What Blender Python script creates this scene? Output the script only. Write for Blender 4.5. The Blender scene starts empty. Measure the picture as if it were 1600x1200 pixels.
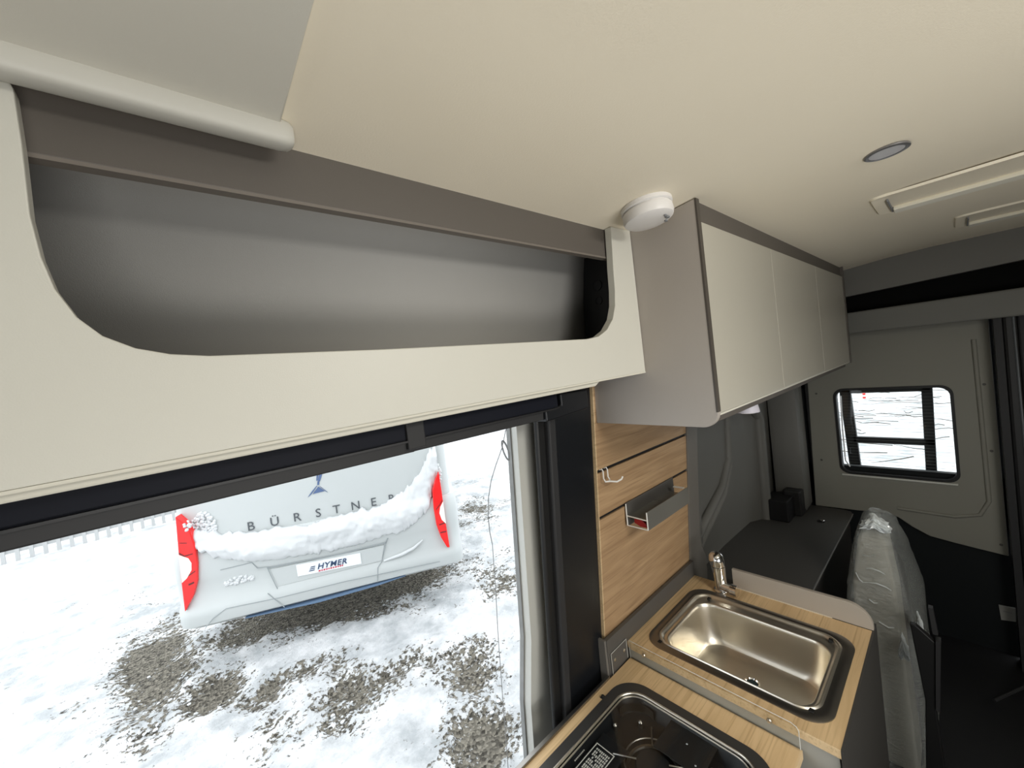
import bpy, bmesh, math, random
from mathutils import Vector, Matrix, noise
random.seed(7)
PI = math.pi
C = bpy.context.scene.collection
CAMZ = 1.6            # eye height above the van floor; all z below are given relative to the eye

# ------------------------------------------------------------------ camera
def unit(v): v = Vector(v); v.normalize(); return v
F = 603.0
ax = unit((690, 100, -F))
ay = Vector((-520, -45, -F)); ay = unit(ay - ax * ay.dot(ax))
az = ax.cross(ay)
M = Matrix((ax, ay, az))                      # camera vector -> world
cd = bpy.data.cameras.new('camera'); cam = bpy.data.objects.new('camera', cd); C.objects.link(cam)
cam.matrix_world = Matrix.Translation((0, 0, CAMZ)) @ M.to_4x4()
cd.sensor_width = 36; cd.lens = 36 * F / 1600; cd.clip_start = 0.02; cd.clip_end = 200
bpy.context.scene.camera = cam

# ------------------------------------------------------------------ world, lights, exposure
sc = bpy.context.scene
sc.view_settings.view_transform = 'Standard'; sc.view_settings.look = 'None'
sc.view_settings.exposure = 0.18; sc.view_settings.gamma = 1.0
sc.view_settings.use_curve_mapping = False
w = bpy.data.worlds.new('overcast_sky'); sc.world = w; w.use_nodes = True
bg = w.node_tree.nodes['Background']; bg.inputs[0].default_value = (0.93, 0.97, 1.0, 1); bg.inputs[1].default_value = 2.25
def area(name, loc, target, sx, sy, power, col):
    l = bpy.data.lights.new(name, 'AREA'); l.shape = 'RECTANGLE'; l.size = sx; l.size_y = sy; l.energy = power; l.color = col
    o = bpy.data.objects.new(name, l); C.objects.link(o); o.location = (loc[0], loc[1], loc[2] + CAMZ)
    d = Vector(target) - Vector(loc); o.rotation_euler = d.to_track_quat('-Z', 'Y').to_euler()
    return o
area('windscreen_daylight', (-2.45, -0.1, -0.5), (0.0, 0.1, -0.2), 1.5, 0.5, 1.0, (1.0, 0.97, 0.92))
area('overhead_fill', (0.62, -0.62, 0.325), (0.58, -0.45, 0.0), 0.5, 0.5, 17, (1.0, 0.97, 0.91))  # added fill lamp below the closed ceiling, lights the shelf niche from above
area('far_side_fill', (0.1, -1.0, -0.72), (0.35, -0.25, 0.35), 1.2, 0.45, 13, (1.0, 0.96, 0.9))  # added fill lamp by the far wall, tilted up to brighten the ceiling

# ------------------------------------------------------------------ materials
def mat(name, col, rough=0.5, metal=0.0, bump=0.0, bscale=200, var=0.0, vscale=5, spec=0.5, trans=0.0, alpha=1.0, coat=0.0, ior=1.45):
    m = bpy.data.materials.new(name); m.use_nodes = True; nt = m.node_tree; b = nt.nodes['Principled BSDF']
    b.inputs['Base Color'].default_value = (*col, 1); b.inputs['Roughness'].default_value = rough
    b.inputs['Metallic'].default_value = metal; b.inputs['Specular IOR Level'].default_value = spec
    b.inputs['Transmission Weight'].default_value = trans; b.inputs['Alpha'].default_value = alpha
    b.inputs['Coat Weight'].default_value = coat; b.inputs['IOR'].default_value = ior
    tc = nt.nodes.new('ShaderNodeTexCoord')
    n2 = nt.nodes.new('ShaderNodeTexNoise'); n2.inputs['Scale'].default_value = vscale; n2.inputs['Detail'].default_value = 4
    nt.links.new(tc.outputs['Object'], n2.inputs['Vector'])
    mx = nt.nodes.new('ShaderNodeMixRGB'); mx.blend_type = 'MIX'
    v = max(var, 0.02)
    mx.inputs[1].default_value = (*[c * (1 - v) for c in col], 1); mx.inputs[2].default_value = (*[min(1, c * (1 + v)) for c in col], 1)
    nt.links.new(n2.outputs['Fac'], mx.inputs[0]); nt.links.new(mx.outputs[0], b.inputs['Base Color'])
    if bump > 0:
        n1 = nt.nodes.new('ShaderNodeTexNoise'); n1.inputs['Scale'].default_value = bscale; n1.inputs['Detail'].default_value = 3
        nt.links.new(tc.outputs['Object'], n1.inputs['Vector'])
        bp = nt.nodes.new('ShaderNodeBump'); bp.inputs['Strength'].default_value = bump; bp.inputs['Distance'].default_value = 0.002
        nt.links.new(n1.outputs['Fac'], bp.inputs['Height']); nt.links.new(bp.outputs[0], b.inputs['Normal'])
    return m
def wood(name, c1, c2, c3, rough=0.45):
    m = bpy.data.materials.new(name); m.use_nodes = True; nt = m.node_tree; b = nt.nodes['Principled BSDF']
    b.inputs['Roughness'].default_value = rough
    tc = nt.nodes.new('ShaderNodeTexCoord')
    def tex(scale, sv, det, dist=0.0):
        mp = nt.nodes.new('ShaderNodeMapping'); mp.inputs['Scale'].default_value = sv
        n = nt.nodes.new('ShaderNodeTexNoise'); n.inputs['Scale'].default_value = scale; n.inputs['Detail'].default_value = det; n.inputs['Distortion'].default_value = dist
        nt.links.new(tc.outputs['Object'], mp.inputs[0]); nt.links.new(mp.outputs[0], n.inputs['Vector']); return n
    a = tex(16, (0.16, 1.6, 1.6), 4, 1.2); f = tex(90, (0.06, 2.2, 2.2), 3)
    r = nt.nodes.new('ShaderNodeValToRGB'); r.color_ramp.elements[0].position = 0.3; r.color_ramp.elements[1].position = 0.72
    r.color_ramp.elements[0].color = (*c1, 1); r.color_ramp.elements[1].color = (*c2, 1)
    nt.links.new(a.outputs['Fac'], r.inputs[0])
    r2 = nt.nodes.new('ShaderNodeValToRGB'); r2.color_ramp.elements[0].position = 0.52; r2.color_ramp.elements[1].position = 0.72
    r2.color_ramp.elements[0].color = (0, 0, 0, 1); r2.color_ramp.elements[1].color = (0.75, 0.75, 0.75, 1)
    nt.links.new(f.outputs['Fac'], r2.inputs[0])
    mx = nt.nodes.new('ShaderNodeMixRGB'); mx.inputs[2].default_value = (*c3, 1)
    nt.links.new(r2.outputs[0], mx.inputs[0]); nt.links.new(r.outputs[0], mx.inputs[1]); nt.links.new(mx.outputs[0], b.inputs['Base Color'])
    bp = nt.nodes.new('ShaderNodeBump'); bp.inputs['Strength'].default_value = 0.15; bp.inputs['Distance'].default_value = 0.001
    nt.links.new(f.outputs['Fac'], bp.inputs['Height']); nt.links.new(bp.outputs[0], b.inputs['Normal'])
    return m
m_ceil = mat('cream_ceiling', (0.86, 0.79, 0.64), 0.65, bump=0.1, bscale=400)
m_fabric = mat('grey_fabric', (0.63, 0.61, 0.54), 0.9, bump=0.08, bscale=900)
m_rail = mat('pale_grey_plastic', (0.52, 0.51, 0.46), 0.5)
m_fascia = mat('matt_greige_laminate', (0.56, 0.55, 0.49), 0.42, bump=0.08, bscale=700)
m_edge = mat('greige_edge_band', (0.58, 0.56, 0.48), 0.5)
m_taupe = mat('taupe_laminate', (0.10, 0.088, 0.076), 0.5, bump=0.1, bscale=800)
m_side = mat('warm_taupe_laminate', (0.38, 0.345, 0.31), 0.45, bump=0.08, bscale=800)
m_liner = mat('grey_felt_liner', (0.33, 0.325, 0.31), 0.75, bump=0.1, bscale=900)
m_door = mat('satin_greige_door', (0.43, 0.41, 0.35), 0.33, bump=0.05, bscale=700)
m_dark = mat('dark_taupe_edge', (0.07, 0.06, 0.05), 0.5)
m_black = mat('black_plastic', (0.012, 0.012, 0.013), 0.45)
m_blacks = mat('satin_black_plastic', (0.007, 0.008, 0.010), 0.35, bump=0.1, bscale=300)
m_char = mat('charcoal_aluminium', (0.028, 0.028, 0.029), 0.55, spec=0.3)
m_navy = mat('navy_black_track', (0.004, 0.005, 0.010), 0.6, spec=0.2)
m_wood = wood('oak_panel', (0.32, 0.20, 0.105), (0.47, 0.315, 0.175), (0.24, 0.14, 0.07))
m_top = wood('oak_worktop', (0.56, 0.39, 0.205), (0.72, 0.52, 0.29), (0.43, 0.285, 0.14), 0.38)
m_wedge = wood('pale_oak_edge', (0.58, 0.42, 0.24), (0.72, 0.54, 0.32), (0.45, 0.31, 0.16))
m_gpanel = mat('grey_brown_laminate', (0.15, 0.14, 0.125), 0.5, bump=0.06)
m_splash = mat('anthracite_laminate', (0.085, 0.080, 0.073), 0.45, bump=0.08)
m_upst = mat('stone_grey_laminate', (0.36, 0.32, 0.27), 0.45)
m_cabgrey = mat('light_grey_laminate', (0.36, 0.35, 0.31), 0.5)
m_cabdark = mat('dark_brown_laminate', (0.05, 0.047, 0.042), 0.5)
m_steel = mat('brushed_steel', (0.82, 0.775, 0.68), 0.33, 1.0, bump=0.05, bscale=500)
m_steel2 = mat('dull_dark_steel', (0.30, 0.285, 0.265), 0.33, 1.0)
m_chrome = mat('polished_chrome', (0.8, 0.79, 0.77), 0.06, 1.0)
m_white = mat('white_plastic', (0.74, 0.72, 0.70), 0.4)
m_whitem = mat('white_coated_wire', (0.78, 0.77, 0.73), 0.35)
m_trim = mat('grey_moulded_trim', (0.16, 0.157, 0.143), 0.6, bump=0.25, bscale=500)
m_doorp = mat('beige_grey_moulded_trim', (0.24, 0.235, 0.20), 0.6, bump=0.25, bscale=500)
m_bench = mat('dark_grey_bench_laminate', (0.075, 0.073, 0.068), 0.45, bump=0.15, bscale=900)
m_rubber = mat('black_rubber', (0.008, 0.008, 0.008), 0.5)
m_floor = mat('dark_floor', (0.010, 0.010, 0.011), 0.6, var=0.2, vscale=8)
m_body = mat('white_van_paint_inner', (0.5, 0.5, 0.46), 0.3, coat=0.5, var=0.05)
m_red = mat('red_plastic', (0.30, 0.012, 0.015), 0.35)
m_cush = mat('beige_cushion', (0.38, 0.36, 0.30), 0.8)
m_blue = mat('blue_bag', (0.05, 0.12, 0.2), 0.5)
m_paint = mat('motorhome_white_paint', (0.52, 0.548, 0.545), 0.4, coat=0.1)
m_paintline = mat('panel_gap_grey', (0.30, 0.33, 0.34), 0.6)
m_tailred = mat('red_tail_lamp', (0.85, 0.012, 0.012), 0.25, coat=0.5)
m_tailwhite = mat('clear_reverse_lamp', (0.9, 0.88, 0.82), 0.2)
m_tailblk = mat('dark_lamp_detail', (0.12, 0.02, 0.02), 0.4)
m_letter = mat('dark_grey_lettering', (0.09, 0.10, 0.11), 0.5)
m_lblue = mat('navy_print', (0.03, 0.06, 0.13), 0.5)
m_lred = mat('red_print', (0.55, 0.06, 0.09), 0.5)
m_stripe = mat('blue_stripe', (0.12, 0.19, 0.30), 0.5)
m_emb = mat('blue_emblem', (0.09, 0.14, 0.27), 0.5)
m_plate = mat('white_plate', (0.84, 0.87, 0.9), 0.4)
m_snow = mat('snow', (0.65, 0.67, 0.68), 0.8, bump=0.8, bscale=25, spec=0.2)
m_fence = mat('pale_grey_fence', (0.45, 0.46, 0.46), 0.6)
m_twig = mat('dark_twigs', (0.09, 0.085, 0.07), 0.8)
m_brass = mat('nickel_screw', (0.6, 0.57, 0.5), 0.3, 1.0)
m_label = mat('pale_print', (0.62, 0.6, 0.56), 0.5)
m_cord = mat('grey_cord', (0.22, 0.23, 0.24), 0.6)
def glassmat(name, col, rough, a):
    m = bpy.data.materials.new(name); m.use_nodes = True; nt = m.node_tree
    for n in list(nt.nodes):
        if n.type == 'BSDF_PRINCIPLED': nt.nodes.remove(n)
    out = nt.nodes['Material Output']
    t = nt.nodes.new('ShaderNodeBsdfTransparent'); t.inputs[0].default_value = (*col, 1)
    g = nt.nodes.new('ShaderNodeBsdfGlossy'); g.inputs['Roughness'].default_value = rough
    lw = nt.nodes.new('ShaderNodeLayerWeight'); lw.inputs[0].default_value = 0.5; f = nt.nodes.new('ShaderNodeMath'); f.operation = 'POWER'; f.inputs[1].default_value = 5.0; nt.links.new(lw.outputs['Facing'], f.inputs[0])
    mu = nt.nodes.new('ShaderNodeMath'); mu.operation = 'MULTIPLY_ADD'; mu.inputs[1].default_value = 1.0; mu.inputs[2].default_value = a
    x = nt.nodes.new('ShaderNodeMixShader')
    nt.links.new(f.outputs[0], mu.inputs[0]); nt.links.new(mu.outputs[0], x.inputs[0])
    nt.links.new(t.outputs[0], x.inputs[1]); nt.links.new(g.outputs[0], x.inputs[2]); nt.links.new(x.outputs[0], out.inputs[0])
    return m
m_glass = glassmat('clear_glass', (0.97, 0.98, 0.975), 0.02, 0.025)
m_acryl = glassmat('clear_acrylic', (0.96, 0.96, 0.95), 0.05, 0.02)
m_acredge = mat('bright_acrylic_edge', (0.75, 0.75, 0.7), 0.2, trans=0.3)
def filmmat():
    m = bpy.data.materials.new('milky_plastic_film'); m.use_nodes = True; nt = m.node_tree; b = nt.nodes['Principled BSDF']
    b.inputs['Base Color'].default_value = (0.6, 0.63, 0.6, 1); b.inputs['Roughness'].default_value = 0.16
    t = nt.nodes.new('ShaderNodeBsdfTransparent'); x = nt.nodes.new('ShaderNodeMixShader')
    tc = nt.nodes.new('ShaderNodeTexCoord'); mp = nt.nodes.new('ShaderNodeMapping'); mp.inputs['Scale'].default_value = (2.2, 2.5, 9)
    n = nt.nodes.new('ShaderNodeTexNoise'); n.inputs['Scale'].default_value = 9; n.inputs['Detail'].default_value = 5; n.inputs['Distortion'].default_value = 1.5
    nt.links.new(tc.outputs['Object'], mp.inputs[0]); nt.links.new(mp.outputs[0], n.inputs['Vector'])
    bp = nt.nodes.new('ShaderNodeBump'); bp.inputs['Strength'].default_value = 0.7; bp.inputs['Distance'].default_value = 0.035
    nt.links.new(n.outputs['Fac'], bp.inputs['Height']); nt.links.new(bp.outputs[0], b.inputs['Normal'])
    x.inputs[0].default_value = 0.36
    nt.links.new(t.outputs[0], x.inputs[1]); nt.links.new(b.outputs[0], x.inputs[2]); nt.links.new(x.outputs[0], nt.nodes['Material Output'].inputs[0])
    return m
m_film = filmmat()

# ------------------------------------------------------------------ mesh helpers (z relative to the eye)
def BM(): return bmesh.new()
def box(bm, x0, x1, y0, y1, z0, z1, bev=0.0):
    t = bmesh.new()
    vs = [t.verts.new((x, y, z)) for z in (z0, z1) for y in (y0, y1) for x in (x0, x1)]
    for f in ((0, 2, 3, 1), (4, 5, 7, 6), (0, 1, 5, 4), (2, 6, 7, 3), (0, 4, 6, 2), (1, 3, 7, 5)): t.faces.new([vs[i] for i in f])
    if bev: bmesh.ops.bevel(t, geom=t.edges[:], offset=bev, segments=2, affect='EDGES', profile=0.5)
    merge(bm, t); return bm
def merge(bm, t):
    me = bpy.data.meshes.new('tmp'); t.to_mesh(me); t.free(); bm.from_mesh(me); bpy.data.meshes.remove(me)
def loft(bm, loops, cap0=True, cap1=True, closed=True):
    rs = [[bm.verts.new(p) for p in l] for l in loops]
    n = len(rs[0])
    for a, b in zip(rs[:-1], rs[1:]):
        for i in range(n if closed else n - 1):
            j = (i + 1) % n
            bm.faces.new((a[i], a[j], b[j], b[i]))
    if cap0: bm.faces.new(rs[0][::-1])
    if cap1: bm.faces.new(rs[-1])
    return bm
def prism_y(bm, pts, y0, y1, lean=0.0):
    return loft(bm, [[(x, y0 - lean * z, z) for x, z in pts], [(x, y1 - lean * z, z) for x, z in pts]])
def prism_x(bm, pts, x0, x1): return loft(bm, [[(x0, y, z) for y, z in pts], [(x1, y, z) for y, z in pts]])
def prism_z(bm, pts, z0, z1): return loft(bm, [[(x, y, z0) for x, y in pts], [(x, y, z1) for x, y in pts]])
def ring(bm, outer, inner, f):      # closed tube between two outlines; f(pt, k) -> 3-D with k 0 or 1
    loops = [[f(p, 0) for p in outer], [f(p, 1) for p in outer], [f(p, 1) for p in inner], [f(p, 0) for p in inner]]
    loops.append(loops[0]); rs = [[bm.verts.new(p) for p in l] for l in loops[:4]]; rs.append(rs[0]); n = len(outer)
    for a, b in zip(rs[:-1], rs[1:]):
        for i in range(n):
            j = (i + 1) % n; bm.faces.new((a[i], a[j], b[j], b[i]))
    return bm
def rrect(x0, x1, y0, y1, r, n=6):
    out = []
    for cx, cy, a0 in ((x1 - r, y1 - r, 0), (x0 + r, y1 - r, 90), (x0 + r, y0 + r, 180), (x1 - r, y0 + r, 270)):
        for k in range(n + 1):
            a = math.radians(a0 + 90 * k / n); out.append((cx + r * math.cos(a), cy + r * math.sin(a)))
    return out
def tube(bm, pts, r, n=8, closed=False):
    P = [Vector(p) for p in pts]; loops = []; up = None
    for i, p in enumerate(P):
        a = P[(i - 1) % len(P)] if (closed or i > 0) else p; b = P[(i + 1) % len(P)] if (closed or i < len(P) - 1) else p
        d = (b - a).normalized()
        if up is None: up = d.orthogonal().normalized()
        up = (up - d * up.dot(d)).normalized(); s = d.cross(up)
        rr = r[i] if isinstance(r, (list, tuple)) else r
        loops.append([p + (up * math.cos(2 * PI * k / n) + s * math.sin(2 * PI * k / n)) * rr for k in range(n)])
    if closed:
        rs = [[bm.verts.new(q) for q in l] for l in loops]; rs.append(rs[0])
        for a, b in zip(rs[:-1], rs[1:]):
            for i in range(n): j = (i + 1) % n; bm.faces.new((a[i], a[j], b[j], b[i]))
        return bm
    return loft(bm, loops)
def lathe(bm, c, axis, prof, n=32, cap=True):
    a = Vector(axis).normalized(); u = a.orthogonal().normalized(); v = a.cross(u); c = Vector(c)
    loops = [[c + a * h + (u * math.cos(2 * PI * k / n) + v * math.sin(2 * PI * k / n)) * max(r, 1e-4) for k in range(n)] for r, h in prof]
    return loft(bm, loops, cap, cap)
OFF = {}
def root_of(o):
    while o.parent: o = o.parent
    return o
def obj(name, bm, m, parent=None, smooth=False, bevel=0.0, base=None):
    bmesh.ops.recalc_face_normals(bm, faces=bm.faces[:])
    me = bpy.data.meshes.new(name); bm.to_mesh(me); bm.free(); me.materials.append(m)
    o = bpy.data.objects.new(name, me); C.objects.link(o)
    if parent is not None:
        o.parent = parent; off = OFF[root_of(parent).name]; me.transform(Matrix.Translation(-off))
    else:
        xs = [v.co for v in me.vertices]
        c = Vector(((min(v.x for v in xs) + max(v.x for v in xs)) / 2, (min(v.y for v in xs) + max(v.y for v in xs)) / 2, min(v.z for v in xs)))
        me.transform(Matrix.Translation(-c)); o.location = c + Vector((0, 0, CAMZ)); OFF[o.name] = c
    if smooth:
        for p in me.polygons: p.use_smooth = True
        es = [e for e in me.edges]
        try: me.set_sharp_from_angle(angle=math.radians(38))
        except Exception: pass
    if bevel:
        b = o.modifiers.new('bevel', 'BEVEL'); b.width = bevel; b.segments = 2; b.limit_method = 'ANGLE'; b.angle_limit = math.radians(40)
    return o
def thing(name, label, cat, loc, group=None, rotz=0):
    o = bpy.data.objects.new(name, None); C.objects.link(o); o.empty_display_size = 0.05
    o.location = (loc[0], loc[1], loc[2] + CAMZ); o.rotation_euler = (0, 0, rotz)
    OFF[o.name] = Vector(loc) if rotz == 0 else Vector((0, 0, 0))
    return tag(o, label, cat, group)
def tag(o, label=None, cat=None, group=None, kind=None):
    if label: o['label'] = label
    if cat: o['category'] = cat
    if group: o['group'] = group
    if kind: o['kind'] = kind
    return o
def struct(name, bm, m, label, cat, **k): return tag(obj(name, bm, m, **k), label, cat, kind='structure')

# ================================================================== THE VAN SHELL
def ceil_z(y):
    pts = [(-1.1, 0.30), (-0.6, 0.335), (-0.2, 0.345), (0.05, 0.345), (0.2, 0.338), (0.345, 0.3245), (0.5, 0.3085), (0.6, 0.297), (0.9, 0.25)]
    for (a, za), (b, zb) in zip(pts[:-1], pts[1:]):
        if a <= y <= b: return za + (zb - za) * (y - a) / (b - a)
bm = BM(); ys = [-1.1, -0.8, -0.6, -0.4, -0.2, 0.05, 0.12, 0.2, 0.27, 0.345, 0.42, 0.5, 0.6, 0.75, 0.9]
def ceil_strip(bm, x0, x1):
    loft(bm, [[(x0, y, ceil_z(y)) for y in ys] + [(x0, y, ceil_z(y) + 0.04) for y in reversed(ys)],
              [(x1, y, ceil_z(y)) for y in ys] + [(x1, y, ceil_z(y) + 0.04) for y in reversed(ys)]])
ceil_strip(bm, -2.6, 2.86)
ceiling = struct('ceiling', bm, m_ceil, 'smooth cream van ceiling curving down to the overhead furniture', 'ceiling', smooth=True)
bm = BM(); box(bm, -2.6, 2.85, -1.15, 0.95, -1.64, -1.6)
struct('floor', bm, m_floor, 'dark van floor under the kitchen and rear bench', 'floor')
# sliding-door side wall around the opening, leaning outwards towards the bottom
bm = BM()
box(bm, -2.6, -0.75, 0.76, 0.80, -1.6, 0.26); box(bm, -0.75, 0.84, 0.72, 0.76, 0.0, 0.28)
box(bm, 0.84, 1.42, 0.80, 0.84, -1.6, 0.26)
struct('wall_left', bm, m_trim, 'van side wall around the open sliding door', 'wall')
bm = BM(); pr = []
for x in (1.42, 1.6, 1.68, 1.76, 2.0, 2.2, 2.36, 2.44, 2.52, 2.84):
    d = {1.68: 0.0, 1.76: 0.035, 2.0: 0.04, 2.2: 0.035, 2.36: 0.03, 2.44: -0.01, 2.52: -0.015}.get(x, 0.0)
    pr.append([(x, 0.775 + d - 0.03 * (z + 0.3), z) for z in (0.3, 0.0, -0.3, -0.6, -0.85, -1.0, -1.3, -1.6)])
rs = [[bm.verts.new(p) for p in l] for l in pr]
for a, b in zip(rs[:-1], rs[1:]):
    for i in range(len(a) - 1): bm.faces.new((a[i], a[i + 1], b[i + 1], b[i]))
rib = struct('trim_1', bm, m_trim, 'grey ribbed moulded wall lining behind the sink and rear bench', 'wall lining', smooth=True)
sm = rib.modifiers.new('sol', 'SOLIDIFY'); sm.thickness = 0.01
bm = BM()
for zz, dz in ((0, 0), (0.045, 0.0)):
    tube(bm, [(1.52, 0.799, -0.93 + zz), (1.75, 0.799, -0.83 + zz), (2.0, 0.809, -0.74 + zz), (2.12, 0.809, -0.62 + zz), (2.14, 0.799, -0.3)], 0.02, 12)
obj('moulded_rib', bm, m_trim, rib, smooth=True)
bm = BM(); tube(bm, [(2.40, 0.755, 0.0), (2.40, 0.755, -0.36), (2.46, 0.757, -0.42), (2.46, 0.765, -1.0)], 0.03, 14)
obj('moulded_rib', bm, m_trim, rib, smooth=True)
bm = BM(); box(bm, 2.62, 2.775, 0.605, 0.76, -0.995, 0.1, 0.03)
struct('trim_2', bm, m_trim, 'rounded grey corner pillar cover beside the rear door', 'pillar cover', smooth=True)
# far side wall and cab end (behind the camera)
bm = BM()
box(bm, -2.6, -0.6, -1.14, -1.1, -1.6, 0.32); box(bm, 0.8, 2.85, -1.14, -1.1, -1.6, 0.32)
box(bm, -0.6, 0.8, -1.14, -1.1, -0.2, 0.32); box(bm, -0.6, 0.8, -1.14, -1.1, -1.6, -1.0)
struct('wall_right', bm, m_trim, 'grey van side wall opposite the sliding door', 'wall')
bm = BM()
box(bm, -2.64, -2.6, -1.14, 0.84, -1.6, -0.75); box(bm, -2.64, -2.6, -1.14, 0.84, -0.3, 0.32)
box(bm, -2.64, -2.6, -1.14, -1.0, -0.75, -0.3); box(bm, -2.64, -2.6, 0.7, 0.84, -0.75, -0.3)
struct('wall_front', bm, m_trim, 'cab end of the van with windscreen opening', 'wall')

# rear end: header, slot, beam
bm = BM(); prism_x(bm, [(-1.1, 0.225), (-0.2, 0.212), (0.36, 0.186), (0.8, 0.17), (0.8, 0.30), (0.5, 0.335), (0.2, 0.37), (-1.1, 0.37)], 2.66, 2.70)
struct('trim_3', bm, m_trim, 'grey header panel between the ceiling and the black slot at the rear', 'header panel')
bm = BM(); prism_x(bm, [(-1.1, 0.225), (-0.2, 0.214), (0.36, 0.188), (0.8, 0.17), (0.8, 0.09), (-1.1, 0.09)], 2.735, 2.78)
struct('trim_4', bm, mat('slot_black', (0.004, 0.004, 0.004), 0.8, spec=0.1), 'black horizontal slot above the rear doors', 'slot')
bm = BM(); prism_x(bm, [(-1.1, 0.098), (0.8, 0.103), (0.8, 0.0), (-1.1, -0.03)], 2.66, 2.78)
struct('trim_5', bm, mat('dark_grey_beam', (0.16, 0.16, 0.145), 0.6), 'dark grey crossbeam above the rear doors', 'beam', bevel=0.008)

# rear doors
bm = BM(); S = 2.8 / 2.75
win = rrect(0.022, 0.468, -0.785, -0.308, 0.045, 6)
outer_pts = [(-0.103, 0.02), (0.575, 0.02), (0.60, -1.0), (0.41, -0.995), (0.30, -0.985), (0.25, -1.0), (0.2, -1.04), (0.14, -1.075), (0.05, -1.09), (-0.105, -1.11)]
def plate_with_hole(bm, outer, hole, f0, f1):
    # two n-gon faces with a hole are filled with triangles, then walled
    import itertools
    for f in (f0, f1):
        vo = [bm.verts.new(f(p)) for p in outer]; vh = [bm.verts.new(f(p)) for p in hole]
        es = [bm.edges.new((vo[i], vo[(i + 1) % len(vo)])) for i in range(len(vo))] + [bm.edges.new((vh[i], vh[(i + 1) % len(vh)])) for i in range(len(vh))]
        bmesh.ops.triangle_fill(bm, use_beauty=True, use_dissolve=False, edges=es)
        if f is f0: A = (vo, vh)
        else: B = (vo, vh)
    for a, b in zip(A, B):
        for i in range(len(a)):
            j = (i + 1) % len(a); bm.faces.new((a[i], a[j], b[j], b[i]))
    return bm
door1 = thing('door_1', 'left rear door with moulded beige grey lining and window', 'door', (2.8, 0.25, -1.6)); tag(door1, kind='structure')
plate_with_hole(bm, outer_pts, win, lambda p: (2.785, p[0], p[1]), lambda p: (2.81, p[0], p[1]))
obj('lining', bm, m_doorp, door1, bevel=0.004)
bm = BM(); tube(bm, [(2.786, -0.055, -0.1), (2.786, -0.058, -0.5), (2.786, -0.06, -0.86), (2.786, -0.03, -0.93), (2.786, 0.05, -0.955), (2.786, 0.25, -0.95)], 0.009, 10)
obj('moulded_rib', bm, m_doorp, door1, smooth=True)
bm = BM(); box(bm, 2.815, 2.85, -0.115, 0.62, -1.6, -0.75); box(bm, 2.815, 2.85, -0.115, 0.02, -1.0, 0.1); box(bm, 2.815, 2.85, 0.47, 0.7, -1.6, 0.1); box(bm, 2.815, 2.85, -0.1, 0.7, -0.3, 0.1)
obj('door_skin', bm, mat('dark_teal_metal', (0.010, 0.012, 0.013), 0.6, spec=0.2), door1)
for q in ((0.545, -0.33), (0.55, -0.72), (-0.075, -0.31), (-0.08, -0.62), (-0.085, -1.06)):
    bm = BM(); lathe(bm, (2.786, q[0], q[1]), (-1, 0, 0), [(0.006, 0), (0.006, 0.002), (0.003, 0.003)], 10); obj('clip', bm, m_splash, door1)
# window
wn = thing('window_1', 'rear door window with black rubber surround', 'window', (2.80, 0.245, -0.785)); tag(wn, kind='structure')
bm = BM(); ring(bm, rrect(0.02, 0.47, -0.787, -0.306, 0.045), rrect(0.032, 0.458, -0.775, -0.318, 0.04), lambda p, k: (2.782 + 0.05 * k, p[0], p[1]))
obj('window_surround', bm, m_rubber, wn, smooth=True)
bm = BM(); box(bm, 2.826, 2.83, 0.03, 0.46, -0.777, -0.316); obj('pane', bm, m_glass, wn)
bm = BM()
for k in range(26):
    z = -0.335 - k * 0.0165; box(bm, 2.8235, 2.8245, 0.035, 0.455, z, z + 0.0008)
obj('heating_wires', bm, mat('heating_wire_grey', (0.12, 0.12, 0.11), 0.6), wn)
bm = BM(); box(bm, 2.772, 2.79, 0.03, 0.462, -0.797, -0.788, 0.003); obj('window_sill', bm, mat('pale_sill', (0.6, 0.6, 0.55), 0.4), wn)
bm = BM(); tube(bm, [(2.815, 0.442, -0.35), (2.815, 0.447, -0.55), (2.815, 0.447, -0.72), (2.815, 0.43, -0.755)], 0.0035, 6); obj('bright_bead', bm, mat('bright_bead', (0.8, 0.8, 0.8), 0.3), wn, smooth=True)
# seals and the right rear door
bm = BM(); box(bm, 2.79, 2.83, 0.578, 0.60, -1.0, 0.0, 0.004)
struct('trim_6', bm, m_rubber, 'thin black rubber seal left of the rear door lining', 'seal')
bm = BM(); box(bm, 2.70, 2.80, -0.135, -0.112, -1.6, 0.0); struct('trim_7', bm, m_char, 'narrow grey door edge beside the centre rubber seal', 'door edge')
bm = BM(); box(bm, 2.69, 2.79, -0.175, -0.136, -1.6, 0.0, 0.01); struct('trim_8', bm, m_rubber, 'thick black rubber seal between the rear doors', 'seal')
bm = BM(); tube(bm, [(2.688, -0.165, 0.0), (2.688, -0.17, -0.9), (2.688, -0.175, -1.55)], 0.004, 6)
struct('trim_9', bm, mat('shiny_seal', (0.12, 0.13, 0.14), 0.25), 'shiny dark bead on the centre seal', 'seal bead')
d2 = thing('door_2', 'right rear door at the frame edge beyond the seal', 'door', (2.78, -0.5, -1.6)); tag(d2, kind='structure')
bm = BM(); box(bm, 2.74, 2.79, -1.1, -0.178, -1.6, 0.0, 0.006); obj('door_skin', bm, m_char, d2)
bm = BM(); box(bm, 2.725, 2.74, -1.05, -0.215, -1.05, -0.02, 0.006); obj('lining', bm, m_doorp, d2)
bm = BM(); box(bm, 2.85, 2.87, 0.6, 0.95, -1.6, 0.35); box(bm, 2.79, 2.87, -1.14, 0.95, 0.09, 0.4)
struct('wall_back', bm, m_trim, 'rear frame around the back doors', 'wall')

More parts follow.
